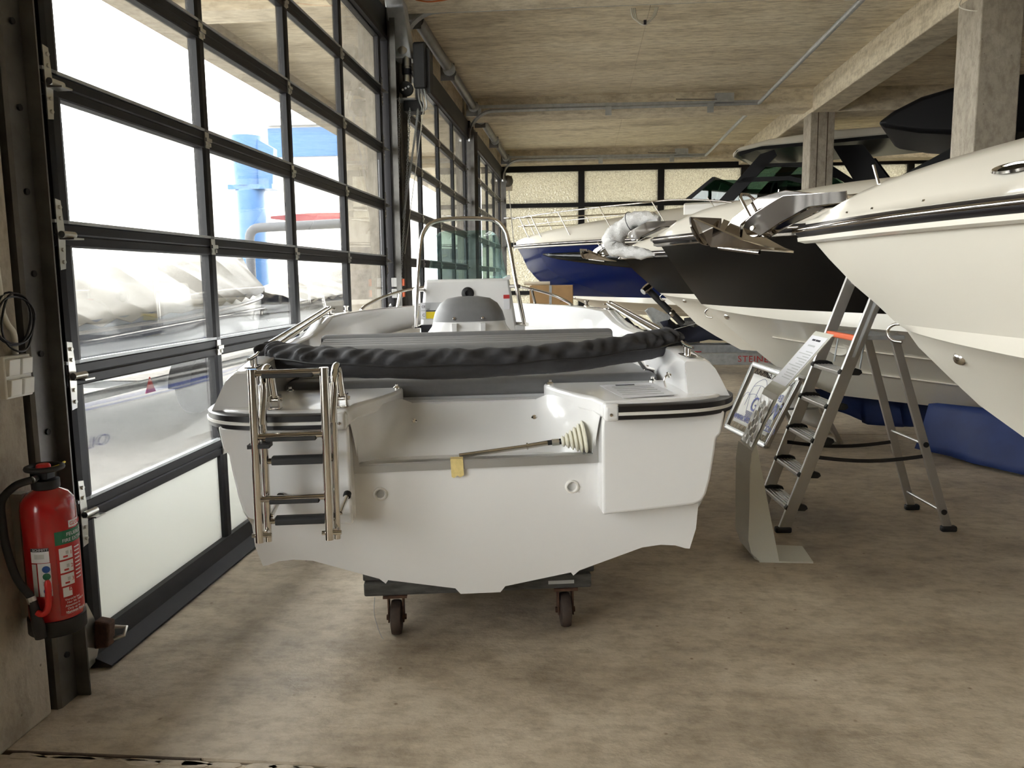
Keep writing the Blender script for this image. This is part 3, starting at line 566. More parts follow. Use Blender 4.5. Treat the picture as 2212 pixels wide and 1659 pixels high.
for (x0, x1, z0, z1, m, nm) in ((-0.312, -0.282, 1.295, 1.342, M_PAPER, 'plate_field'), (-0.312, -0.282, 1.238, 1.29, M_PAPER, 'plate_field'), (-0.278, -0.16, 1.24, 1.285, M_YEL, 'plate_warning'), (-0.278, -0.16, 1.287, 1.294, M_INK, 'plate_line'), (-0.272, -0.16, 1.305, 1.309, M_GREYP, 'plate_line')):
    MB().box(x0, x1, yf - 0.003, yf - 0.001, z0, z1).build(nm, m, cs, world=False)
text_mb('CE', 0.022, (-0.308, yf - 0.0035, 1.311), (1, 0, 0), (0, 0, 1)).build('plate_lettering', M_INK, cs, world=False)
text_mb('C', 0.026, (-0.304, yf - 0.0035, 1.255), (1, 0, 0), (0, 0, 1)).build('plate_lettering', M_INK, cs, world=False)
for i in range(4): text_mb('iiiillliiil'[i:], 0.010, (-0.272, yf - 0.0035, 1.331 - 0.011 * i), (1, 0, 0), (0, 0, 1)).build('plate_lettering', M_GREYP if i < 3 else M_INK, cs, world=False)
MB().box(0.235, 0.275, cface(0, 1.3) - 0.004, cface(0, 1.3) + 0.004, 1.29, 1.385).build('notice_sticker', M_PAPER, cs, world=False)
MB().box(0.235, 0.275, cface(0, 1.3) - 0.006, cface(0, 1.3) + 0.004, 1.36, 1.385).build('notice_band', M_RED, cs, world=False)
MB().box(-0.315, -0.15, 2.255, 2.28, 1.02, 1.20).build('switch_panel', M_INK, cs, world=False, bevel=0.004)
for x in (-0.295, -0.265): MB().box(x, x + 0.018, 2.25, 2.26, 1.13, 1.175).build('rocker_switch', M_BLACK, cs, world=False)
MB().box(0.30, 0.375, 2.27, 2.6, 1.14, 1.185).build('side_pocket', M_GELM, cs, world=False, bevel=0.012)
# windscreen
rows = []
for k in range(7):
    f = k / 6; w = 1.475 + 0.345 * f; a = lerp(0.272, 0.205, f ** 0.9) * (1 - (0.10 * max(0, (f - 0.75) / 0.25) ** 2))
    rows.append([(a * math.copysign(abs(math.sin(th)) ** 0.75, math.sin(th)), 2.36 - 0.02 * f + 0.24 * (1 - f * 0.3) * max(0, math.cos(th)) ** 0.6, w - 0.02 * max(0, (f - 0.8) / 0.2) * abs(math.sin(th)) ** 6) for th in [(-1 + 2 * i / 24) * PI / 2 for i in range(25)]])
lab(B(MB().grid(rows), 'windscreen', M_TINT, smooth=60, solid=0.006, fix=False), 'green tinted curved windscreen')
hoop = spline([(-0.345, 2.2, 1.19), (-0.328, 2.21, 1.45), (-0.300, 2.24, 1.70), (-0.275, 2.26, 1.80), (-0.215, 2.28, 1.865), (-0.10, 2.29, 1.885), (0.08, 2.29, 1.885), (0.19, 2.28, 1.87), (0.25, 2.26, 1.81), (0.275, 2.24, 1.72), (0.315, 2.21, 1.46), (0.365, 2.2, 1.19)], 6)
hp = lab(B(MB().tube(hoop, 0.014, 14), 'console_hoop_rail', M_STAIN, smooth=60), 'bent stainless grab rail around the windscreen')
for (x, w, x2) in ((-0.345, 1.19, -0.29), (-0.328, 1.43, -0.28), (0.365, 1.19, 0.31), (0.318, 1.44, 0.27)):
    MB().tube([(x * 1.05, 2.2, w), (x2, 2.33, w)], 0.013, 10).build('rail_bracket', M_STAIN, hp, world=False, smooth=60)
# helm seat pod with grey cover
def pod(rows_spec, name, m, **k):
    rows = []
    for (hw, d, v0, w) in rows_spec:
        rows.append([(hw * math.copysign(abs(math.cos(a)) ** 0.6, math.cos(a)), v0 + d * math.copysign(abs(math.sin(a)) ** 0.7, math.sin(a)), w) for a in [2 * PI * i / 32 for i in range(32)]])
    mb = MB().grid(rows, cu=True); n = len(rows) * 32; mb.f.append(tuple(range(n - 32, n))); return B(mb, name, m, smooth=60, **k)
sp = pod([(0.33, 0.22, 1.86, 0.55), (0.30, 0.20, 1.86, 1.05), (0.262, 0.17, 1.86, 1.165), (0.228, 0.145, 1.86, 1.21), (0.212, 0.135, 1.86, 1.26), (0.205, 0.13, 1.86, 1.30)], 'seat_pod', M_GELM)
sc_ = pod([(0.222, 0.142, 1.86, 1.243), (0.217, 0.140, 1.86, 1.26), (0.205, 0.135, 1.86, 1.30), (0.175, 0.12, 1.86, 1.348), (0.13, 0.09, 1.86, 1.378), (0.06, 0.04, 1.86, 1.39), (0.01, 0.01, 1.86, 1.391)], 'seat_cover', M_VINYL); lab(sc_, 'grey vinyl seat cover')
for x in (-0.09, 0.08): MB().lathe([(0.011, 0), (0.009, 0.006), (0, 0.009)], (x, 1.723, 1.262), (0, -1, 0.1), n=12).build('snap_button', M_STAIN, sc_, world=False, smooth=50)
for x in (-0.09, 0.08): MB().box(x - 0.014, x + 0.014, 1.695, 1.73, 1.08, 1.235).build('seat_strap', M_GELM, sp, world=False)
# bow rails
br = spline([(-0.83, 3.30, 1.268), (-0.80, 3.42, 1.30), (-0.70, 3.80, 1.355), (-0.50, 4.30, 1.41), (-0.2, 4.66, 1.44), (0, 4.72, 1.445), (0.2, 4.66, 1.44), (0.50, 4.30, 1.41), (0.70, 3.80, 1.355), (0.80, 3.42, 1.30), (0.83, 3.30, 1.268)], 6)
bro = B(MB().tube(br, 0.0125, 10), 'bow_rail', M_STAIN, smooth=60)
for x, y, z in ((-0.58, 4.1, 1.39), (0.58, 4.1, 1.39), (-0.15, 4.69, 1.44), (0.15, 4.69, 1.44)): MB().tube([(x, y, z), (x * 1.05, y, 1.26)], 0.0125, 10).build('rail_stanchion', M_STAIN, bro, world=False, smooth=60)
# marks on the port side, seen mirrored in the glazing
def hull_text(body, size, v, w, m, shear=0, gap=1.0, name='hull_lettering', wide=1.0):
    mb = text_mb(body, size, (0, 0, 0), (0, -1, 0), (0, 0, 1), 0.002, shear=shear, space=gap)
    mb.v = [(p[0], p[1] * wide, p[2]) for p in mb.v]
    mb.v = [(-(hull_u(v + p[1], w + p[2]) + 0.004) + p[0], v + p[1], w + p[2]) for p in mb.v]
    return B(mb, name, m)
hull_text('OLYMPIC', 0.085, 0.97, 0.685, M_INKB, gap=1.1, wide=1.45)
M_STRIPE = mat('blue_hull_stripe', (0.04, 0.09, 0.42), 0.4)
for w0, w1 in ((0.905, 0.925), (0.885, 0.893)):
    rows = [[(-(hull_u(v, w) + 0.003), v, w) for w in (w0 + (v / 4.6) ** 2 * 0.14, w1 + (v / 4.6) ** 2 * 0.14)] for v in [0.05 + 0.15 * i for i in range(28)]]
    B(MB().grid(rows), 'hull_stripe', M_STRIPE, solid=0.002)
mb = text_mb('490 CC', 0.07, (0, 0, 0), (0, -1, 0), (0, 0, 1), 0.002, shear=0.25)
mb.v = [(-1.022 + 0.26 * (p[2]) + p[0], 1.92 + p[1], 1.135 + p[2]) for p in mb.v]; B(mb, 'model_lettering', M_INKB)
# paper in a clear sleeve lying on the stern platform
pp = thing('paper_sheet', 'printed white sheet in a clear sleeve lying on the white boat\'s stern platform', 'paper', BO, BR)
PP = [(0.535, 0.285), (0.765, 0.325), (0.785, -0.04), (0.565, -0.075)]
MB().add([(a, b, 1.0335 + 0.002 * math.sin(9 * a + 5 * b)) for a, b in PP] + [(a, b, 1.0345 + 0.002 * math.sin(9 * a + 5 * b)) for a, b in PP], [(3, 2, 1, 0), (4, 5, 6, 7), (0, 1, 5, 4), (1, 2, 6, 5), (2, 3, 7, 6), (3, 0, 4, 7)]).build('sheet', M_PAPER, pp, world=False)
MB().box(0.60, 0.68, 0.255, 0.275, 1.036, 1.0375).build('heading_print', M_INK, pp, world=False)
for i in range(5): MB().box(0.575, 0.74, 0.21 - i * 0.055, 0.217 - i * 0.055, 1.036, 1.0372).build('text_print', M_GREYP, pp, world=False)
# ------------------------------------------------------------------ dolly under the boat
dl = thing('boat_dolly', 'weathered grey timber boat dolly on rusty casters under the small white boat', 'dolly', BO, BR)
def D(mb, name, m, parent=dl, **k): return mb.build(name, m, parent, world=False, **k)
for v in (0.165, 2.4): D(MB().box(-0.485, 0.475, v, v + 0.10, 0.185, 0.245), 'cross_beam', M_OLD, bevel=0.008)
for u in (-0.40, 0.38): D(MB().box(u - 0.05, u + 0.05, 0.25, 2.5, 0.186, 0.246), 'side_beam', M_OLD, bevel=0.006)
for v in (0.19, 2.42):
    for s in (-1, 1): D(MB().prism([(s * 0.20, 0.245), (s * 0.49, 0.245), (s * 0.49, 0.33), (s * 0.40, 0.30), (s * 0.20, 0.26)], (1, 0, 0), (0, 0, 1), (0, 1, 0), (0, v, 0), 0.09), 'bilge_block', M_OLD, bevel=0.005)
D(MB().box(0.29, 0.40, 0.164, 0.166, 0.207, 0.222), 'paint_smear', M_GREYP)
def caster(u, v, parent=dl):
    c = D(MB().box(u - 0.05, u + 0.05, v - 0.05, v + 0.05, 0.175, 0.186), 'caster_plate', M_RUST)
    D(MB().box(u - 0.034, u - 0.028, v - 0.028, v + 0.035, 0.06, 0.18).box(u + 0.028, u + 0.034, v - 0.028, v + 0.035, 0.06, 0.18), 'caster_fork', M_RUST, c)
    D(MB().lathe([(0.0, -0.024), (0.05, -0.024), (0.07, -0.02), (0.074, -0.01), (0.074, 0.01), (0.07, 0.02), (0.05, 0.024), (0.0, 0.024)], (u, v, 0.074), (1, 0, 0), n=24), 'caster_wheel', M_TREAD, c, smooth=40)
    D(MB().tube([(u - 0.042, v, 0.074), (u + 0.042, v, 0.074)], 0.012, 6), 'caster_axle', M_RUST, c)
for u in (-0.357, 0.366):
    for v in (0.21, 2.45): caster(u, v)
D(MB().tube(spline([(-0.44, 0.16, 0.186), (-0.445, 0.155, 0.12), (-0.435, 0.15, 0.07), (-0.42, 0.15, 0.02), (-0.41, 0.15, 0.004)], 5), 0.0016, 5), 'loose_string', M_GREYP)
# ------------------------------------------------------------------ cabin cruisers on the right
M_CREAM = mat('cream_white_gelcoat', (0.68, 0.645, 0.565), 0.22, coat=0.3)
M_BLKH = mat('black_gelcoat', (0.005, 0.0045, 0.004), 0.25, spec=0.2)
M_BLUH = mat('navy_blue_gelcoat', (0.0015, 0.006, 0.045), 0.2, spec=0.3)
M_SILV = mat('silver_stripe', (0.45, 0.46, 0.48), 0.3, 0.4)
M_DGLASS = mat('dark_smoked_glass', (0.004, 0.005, 0.005), 0.12, spec=0.25)
M_GGLASS = glass_mat('smoked_cabin_glass', (0.25, 0.36, 0.32), 0.06)
M_BLKG = mat('black_gloss_frame', (0.005, 0.005, 0.006), 0.35, spec=0.12)

class Cruiser:
    def __init__(s, label, tip, phi, stem, top, bottom, knuckle, crown, Bm=1.2, L=3.4, p=2.1, S=6.6, name='cabin_cruiser', stripe=None, group=None):
        a = math.radians(phi); s.tip = tip; s.S = S; s.L = L; s.p = p
        s.o = thing(name, label, 'boat', (tip[0], tip[1], 0), (0, 0, a), group); s.z = tip[2]; s.Bm = Bm
        zt = tip[2]
        def row(s0, z0, Bw, zend, q=1.0, p_=p): return (s0, zt + z0, Bw, zt + zend, q, p_)
        n = len(stem); rt = []; kn = knuckle
        for i, (s0, z0) in enumerate(stem[:kn + 1]):
            f = i / kn; rt.append(row(s0, z0, Bm * (1 - 0.14 * f), z0 + 0.0 - 0.06 * f, 1.0, p + 0.15 * f))
        rb = [row(stem[kn][0] + 0.0, stem[kn][1] - 0.0, Bm * 0.86 , stem[kn][1] - 0.06, 1.0, p + 0.15), row(stem[kn][0] + 0.02, stem[kn][1] - 0.012, Bm * 0.875, stem[kn][1] - 0.26, 0.6, p + 0.15), row(stem[kn][0] + 0.045, stem[kn][1] - 0.025, Bm * 0.835, stem[kn][1] - 0.285, 0.6, p + 0.15)]
        m = len(stem) - 1
        for i in range(kn + 1, m + 1):
            f = (i - kn) / (m - kn); rb.append(row(stem[i][0], stem[i][1], Bm * 0.84 * (1 - f) ** 0.9, lerp(stem[kn][1] - 0.30, stem[m][1] - 0.12, f ** 0.85), 0.8, p + 0.2))
        s.rt, s.rb = rt, rb
        T = [(i / 30) ** 1.35 for i in range(31)]
        s.T = T
        MB().grid([[s.P(r, t) for t in T] for r in rt]).mirror_x().build('topsides', top, s.o, world=False, smooth=30)
        MB().grid([[s.P(r, t) for t in T] for r in rb]).mirror_x().build('hull_bottom', bottom, s.o, world=False, smooth=30)
        # strakes
        for i in (5, 7):
            if i < len(rb):
                for sg in (1, -1):
                    pts = [s.P(rb[i], t) for t in T[5:]]; rows = []
                    for x, y, z in pts: rows.append([(sg * (x + 0.006), y, z + 0.006), (sg * (x + 0.022), y, z - 0.002), (sg * (x + 0.002), y, z - 0.012)])
                    MB().grid(rows).build('spray_rail', bottom, s.o, world=False)
        # deck
        rows = []
        for t in T:
            x, y, z = s.P(rt[0], t); c = s.crown(-y, crown)
            rows.append([(x, y, z), (x, y, z + 0.035), (x * 0.955, y, z + 0.05), (x * 0.90, y, z + 0.055 + 0.12 * (c - 0.05)), (x * 0.78, y, z + 0.05 + 0.62 * (c - 0.05)), (x * 0.55, y, z + max(0.05, c * 0.9)), (x * 0.3, y, z + max(0.05, c * 0.98)), (0, y, z + max(0.05, c))])
        MB().grid(rows).mirror_x().build('foredeck', M_CREAM, s.o, world=False, smooth=50)
        # stern
        x0 = [s.P(r, 1.0) for r in rt] + [s.P(r, 1.0) for r in rb]; pl = [(a, c) for a, b, c in x0] + [(-a, c) for a, b, c in reversed(x0)]
        MB().add([(a, -S, c) for a, c in pl], [tuple(range(len(pl)))]).build('transom', M_CREAM, s.o, world=False)
        # rub rail with a chrome insert
        for sg in (1, -1):
            r1 = []; r2 = []
            for t in T:
                x, y, z = s.P(rt[0], t); d = 0.02 + 0.0
                r1.append((sg * (x + 0.006), y + (0.022 if x < 0.05 else 0), z)); r2.append((sg * (x + 0.033), y + (0.05 if x < 0.05 else 0.006), z + 0.004))
            o = MB().tube(r1, 0.034, 10).build('rub_rail', M_RUBB, s.o, world=False, smooth=60)
            MB().tube(r2, 0.013, 8).build('chrome_insert', M_CHROME, o, world=False, smooth=60)
            rows = [[(sg * (x0 + 0.002), y0, z0 - 0.03), (sg * (x0 + 0.028), y0 + (0.03 if x0 < 0.05 else 0), z0 - 0.034), (sg * (x0 + 0.026), y0 + (0.028 if x0 < 0.05 else 0), z0 - 0.055), (sg * (x0 - 0.004), y0, z0 - 0.066)] for x0, y0, z0 in [s.P(rt[0], t) for t in T]]
            MB().grid(rows).build('rail_lip', M_CREAM if top is not M_BLKH else M_CHROME, s.o, world=False, smooth=50)
        if stripe:
            for sg in (1, -1):
                rows = []
                for t in T:
                    x, y, z = s.P(rb[0], t); rows.append([(sg * (x + 0.004), y, z + 0.012), (sg * (x + 0.006), y, z + 0.07)])
                MB().grid(rows).build('boot_stripe', stripe, s.o, world=False, solid=0.004)
    def crown(s, d, c):
        for i in range(len(c) - 1):
            if d <= c[i + 1][0]: f = (d - c[i][0]) / (c[i + 1][0] - c[i][0]); return lerp(c[i][1], c[i + 1][1], max(0, f))
        return c[-1][1]
    def P(s, r, t):
        s0, z0, Bw, ze, q, p = r; d = lerp(s0, s.S, t); f = min(1.0, (d - s0) / s.L)
        return (Bw * (1 - (1 - f) ** p), -d, lerp(z0, ze, t ** q))
    def part(s, mb, name, m, parent=None, **k): return mb.build(name, m, parent or s.o, world=False, **k)
    def eye(s, sa, z, r=0.045):
        s.part(MB().tube([(0, -sa, z + r)] + [(0, -sa + 0.02 + r * math.sin(a) * 1.3, z + r * math.cos(a)) for a in [PI * i / 10 for i in range(1, 10)]] + [(0, -sa, z - r)], 0.008, 8), 'bow_eye', M_STAIN, smooth=60)
    def fitting(s, t, k, sg=-1):
        x, y, z = s.P(s.rb[k], t)
        s.part(MB().lathe([(0.0, 0.022), (0.018, 0.02), (0.03, 0.008), (0.034, 0.0)], (sg * x, y, z), (sg * 0.8, 0.45, -0.35), n=16), 'hull_vent', M_STAIN, smooth=60)
    def anchor(s, k=1.0, dz=0.0, sx=0.0, fluke=True):
        z0 = s.z + dz
        def pt(a, z): return (a * k, z * k)     # (s, z)
        cheek = [(0.30, 0.165), (0.091, 0.168), (-0.072, 0.173), (-0.272, 0.096), (-0.345, 0.055), (-0.368, 0.02), (-0.35, -0.02), (-0.31, -0.04), (-0.267, -0.039), (-0.115, 0.032), (0.072, 0.10), (0.30, 0.11)]
        a = s.part(MB().prism([(-pt(u, v)[0], pt(u, v)[1]) for u, v in cheek], (0, 1, 0), (-0.26, 0, 1), (1, 0, 0), (-0.062 * k, sx, z0), 0.012), 'anchor_roller_arm', M_CHROME, bevel=0.003)
        s.part(MB().prism([(-pt(u, v)[0], pt(u, v)[1]) for u, v in cheek], (0, 1, 0), (0.26, 0, 1), (1, 0, 0), (0.05 * k, sx, z0), 0.012), 'arm_cheek', M_CHROME, a, bevel=0.003)
        s.part(MB().prism([(-pt(u, v)[0], pt(u, v)[1]) for u, v in ((0.30, 0.11), (0.072, 0.1), (-0.115, 0.032), (-0.2, 0.0), (-0.2, 0.012), (-0.115, 0.045), (0.072, 0.112), (0.30, 0.122))], (0, 1, 0), (0, 0, 1), (1, 0, 0), (-0.05 * k, sx, z0), 0.1 * k), 'arm_floor', M_CHROME, a)
        s.part(MB().lathe([(0.0, -0.055 * k), (0.048 * k, -0.055 * k), (0.035 * k, 0), (0.048 * k, 0.055 * k), (0, 0.055 * k)], (0, 0.30 * k + sx, z0 + 0.012 * k), (1, 0, 0), n=20), 'bow_roller', M_STAIN, a, smooth=50)
        s.part(MB().tube([(-0.075 * k, 0.30 * k + sx, z0 + 0.012 * k), (0.075 * k, 0.30 * k + sx, z0 + 0.012 * k)], 0.012 * k, 10), 'roller_pin', M_STAIN, a, smooth=50)
        s.part(MB().tube([(-0.07 * k, 0.072 * k + sx, z0 + 0.135 * k), (0.07 * k, 0.072 * k + sx, z0 + 0.135 * k)], 0.010 * k, 10), 'keeper_pin', M_STAIN, a, smooth=50)
        s.part(MB().tube([(-0.055 * k, 0.31 * k + sx, z0 + 0.05 * k), (-0.055 * k, 0.40 * k + sx, z0 + 0.19 * k), (-0.03 * k, 0.415 * k + sx, z0 + 0.212 * k), (0.03 * k, 0.415 * k + sx, z0 + 0.212 * k), (0.055 * k, 0.40 * k + sx, z0 + 0.19 * k), (0.055 * k, 0.31 * k + sx, z0 + 0.05 * k)], 0.009 * k, 8), 'roller_bail', M_CHROME, a, smooth=60)
        if not fluke: return a
        sh = [(0.2, 0.15), (-0.127, 0.212), (-0.313, 0.188), (-0.49, 0.086), (-0.56, 0.0), (-0.56, -0.09), (-0.44, -0.08), (-0.43, 0.04), (-0.30, 0.12), (-0.12, 0.15), (0.2, 0.12)]
        f = s.part(MB().prism([(-pt(u, v)[0], pt(u, v)[1]) for u, v in sh], (0, 1, 0), (0, 0, 1), (1, 0, 0), (-0.014 * k, sx, z0), 0.028 * k), 'anchor_shank', M_CHROME, bevel=0.004)
        for sg in (1, -1):
            q = [(0, 0.66, -0.075), (0, 0.07, -0.128), (0.05, 0.16, -0.11), (0.12, 0.34, -0.045), (0.14, 0.52, 0.03), (0.135, 0.68, 0.09), (0.08, 0.68, 0.0)]
            MB_ = MB().add([(sg * x * k, y * k + sx, z0 + z * k) for x, y, z in q], [(0, 1, 2), (0, 2, 3), (0, 3, 4), (0, 4, 6), (4, 5, 6)])
            s.part(MB_, 'fluke_blade', M_CHROME, f, solid=0.012 * k)
        s.part(MB().prism([(0.14 * math.sin(a_) * k, (0.10 - 0.17 * abs(math.cos(a_)) ** 0.8) * k) for a_ in [-PI / 2 + PI * i / 12 for i in range(13)]], (1, 0, 0), (0, 0.12, 1), (0, -1, 0), (0, 0.705 * k + sx, z0), 0.012), 'fluke_heel', M_CHROME, f)
        s.part(MB().tube([(0, 0.60 * k + sx, z0 - 0.085 * k), (0, 0.30 * k + sx, z0 - 0.125 * k)], 0.012 * k, 8), 'fluke_keel', M_CHROME, f, smooth=50)
        return a
    def blocks(s, label, ds=(3.6, 5.6)):
        for i, d in enumerate(ds):
            zk = s.P(s.rb[-1], (d - s.rb[-1][0]) / (s.S - s.rb[-1][0]))[2] - 0.02; f = (s.o.matrix_basis @ V(0, -d, 0)); a = s.o.rotation_euler.z
            k = thing('keel_block', label % ('front', 'rear')[i], 'boat stand', (s.tip[0] + d * math.sin(a), s.tip[1] - d * math.cos(a), 0), (0, 0, a))
            MB().box(-0.22, 0.22, -0.12, 0.12, 0, zk - 0.06).build('timber', M_OLD, k, world=False); MB().box(-0.2, 0.2, -0.1, 0.1, zk - 0.06, zk - 0.004).build('pad', M_BLACK, k, world=False)

# near white cruiser
cw = Cruiser('large cream-white cruiser bow filling the right edge, nearest of the cruisers', (1.209, 4.60, 1.752), 40,
    [(0, -0.02), (0.149, -0.17), (0.303, -0.31), (0.43, -0.405), (0.545, -0.50), (0.66, -0.61), (0.80, -0.73), (0.96, -0.86), (1.157, -0.98), (1.6, -1.14)], M_CREAM, M_CREAM, 4,
    [(0, 0.05), (0.055, 0.06), (0.163, 0.10), (0.294, 0.145), (0.488, 0.205), (0.648, 0.235), (0.9, 0.275), (1.5, 0.34), (3, 0.42), (7, 0.5)], Bm=1.22, L=3.3, p=2.0)
cw.anchor(1.0); cw.eye(0.575, 1.752 - 0.545)
cw.fitting(0.045, 3)
for sa, f in ((0.42, 0.86), (0.62, 0.82), (0.95, 0.82)):
    r = cw.rt[0]; t = sa / cw.S; x, y, z = cw.P(r, t); cw.part(MB().lathe([(0.009, 0), (0.007, 0.008), (0, 0.01)], (-x * 0.93, y, z + 0.058), (0, 0, 1), n=8), 'deck_stud', M_STAIN)
x, y, z = cw.P(cw.rt[0], 1.34 / cw.S)
pv = cw.part(MB().lathe([(0.045, 0.0), (0.05, 0.006), (0.062, 0.010), (0.068, 0.0)], (0, 0, 0), (0, 0, 1), n=24), 'deck_hawse', M_STAIN, smooth=60)
cw.part(MB().lathe([(0.0, 0.003), (0.052, 0.003)], (0, 0, 0), (0, 0, 1), n=24), 'hawse_opening', M_BLKH, pv)
pv.location = (-x * 0.86, y, z + 0.14); pv.rotation_euler = (0, math.radians(-38), math.radians(-20)); pv.scale = (0.45, 1.5, 1)
cw.part(MB().tube([(0, -0.42, 1.92), (0, -0.38, 2.04)], 0.008, 8), 'rail_stanchion', M_STAIN, smooth=50)
cw.blocks('%s timber keel block under the near white cruiser')

# black cruiser behind it
c3 = Cruiser('black-hulled cruiser with white bottom behind the stepladder, its anchor bubble-wrapped', (0.754, 8.40, 1.877), 55,
    [(0, -0.02), (0.16, -0.235), (0.32, -0.44), (0.50, -0.655), (0.60, -0.735), (0.70, -0.80), (0.80, -0.88), (0.92, -0.97), (1.15, -1.14), (1.38, -1.295), (1.8, -1.44)], M_BLKH, M_CREAM, 3,
    [(0, 0.05), (0.104, 0.10), (0.307, 0.20), (0.648, 0.29), (1.06, 0.33), (2, 0.40), (4, 0.45), (7, 0.5)], Bm=1.22, L=3.3, p=2.2)
c3.anchor(0.86, 0.02, fluke=False); c3.eye(0.62, 1.877 - 0.74); c3.fitting(0.04, 3)
cpr = c3.part(MB().lathe([(0.0, 0.006), (0.045, 0.006), (0.06, 0.02), (0.075, 0.012), (0.08, 0.0)], (0, 0, 0), (0, 0, 1), n=20), 'thruster_port', M_CREAM, smooth=60)
x, y, z = c3.P(c3.rb[5], 0.20); cpr.location = (-x - 0.01, y, z); cpr.rotation_euler = (0, math.radians(-118), math.radians(-18)); cpr.scale = (1.1, 1.6, 1)
c3.blocks('%s timber keel block under the black cruiser by the stepladder')

# second black cruiser
c2 = Cruiser('black-hulled cruiser between the navy cruiser and the bubble-wrapped anchor, black hardtop', (0.558, 12.2, 1.833), 65,
    [(0, -0.02), (0.22, -0.254), (0.42, -0.42), (0.615, -0.578), (0.72, -0.65), (0.82, -0.715), (0.93, -0.79), (1.05, -0.90), (1.171, -1.02), (1.45, -1.18), (1.8, -1.36)], M_BLKH, M_CREAM, 3,
    [(0, 0.05), (0.1, 0.10), (0.3, 0.18), (0.65, 0.27), (1.06, 0.32), (2, 0.38), (4, 0.45), (7, 0.5)], Bm=1.22, L=3.3, p=2.2, S=7.4)
c2.anchor(0.85, 0.0); c2.eye(0.70, 1.833 - 0.64); c2.fitting(0.05, 3)
HT = [(3.51, 1.37), (3.60, 1.31), (3.95, 1.22), (4.5, 1.14), (7.2, 1.12), (7.2, 1.72), (5.0, 1.74), (4.45, 1.70), (4.24, 1.67), (3.95, 1.61), (3.68, 1.49)]
ht = c2.part(MB().prism([(-a, b + 1.833) for a, b in HT], (0, 1, 0), (0, 0, 1), (1, 0, 0), (-0.95, 0, 0), 1.9), 'hardtop', M_BLKG, bevel=0.05, seg=4, smooth=50); ht['label'] = 'glossy black hardtop'
for sg in (-1, 1):
    c2.part(MB().prism([(-a, b + 1.833) for a, b in ((3.1, 0.40), (3.3, 0.40), (4.7, 1.15), (4.5, 1.15))], (0, 1, 0), (0, 0, 1), (1, 0, 0), (sg * 0.9 - 0.03, 0, 0), 0.06), 'windscreen_pillar', M_BLKG)
    c2.part(MB().prism([(-a, b + 1.833) for a, b in ((3.3, 0.40), (7.0, 0.40), (7.0, 1.14), (4.7, 1.14))], (0, 1, 0), (0, 0, 1), (1, 0, 0), (sg * 0.9 - 0.01, 0, 0), 0.02), 'side_window', M_DGLASS)
c2.part(MB().add([(-0.9, -3.2, 2.23), (0.9, -3.2, 2.23), (0.9, -4.6, 2.98), (-0.9, -4.6, 2.98)], [(0, 1, 2, 3)]), 'windscreen', M_DGLASS, solid=0.01)
c2.part(MB().tube([(0, -2.2, 2.2), (0, -2.25, 2.62)], 0.012, 8), 'mast_light', M_STAIN, smooth=50)
c2.blocks('%s timber keel block under the black cruiser with the hardtop')

# blue cruiser at the back
cb = Cruiser('navy blue cruiser with bow rails and white hardtop by the back glass wall', (-1.531, 19.0, 2.241), 65,
    [(0, -0.02), (0.17, -0.28), (0.30, -0.537), (0.52, -0.76), (0.781, -0.963), (1.25, -1.16), (1.541, -1.255), (1.75, -1.34), (2.05, -1.427), (2.6, -1.55)], M_BLUH, M_CREAM, 5,
    [(0, 0.10), (0.15, 0.18), (1.02, 0.34), (2.15, 0.48), (4.0, 0.66), (5.2, 0.72), (9, 0.75)], Bm=1.3, L=4.4, p=2.0, S=9.0, stripe=M_SILV)
zb = 2.241
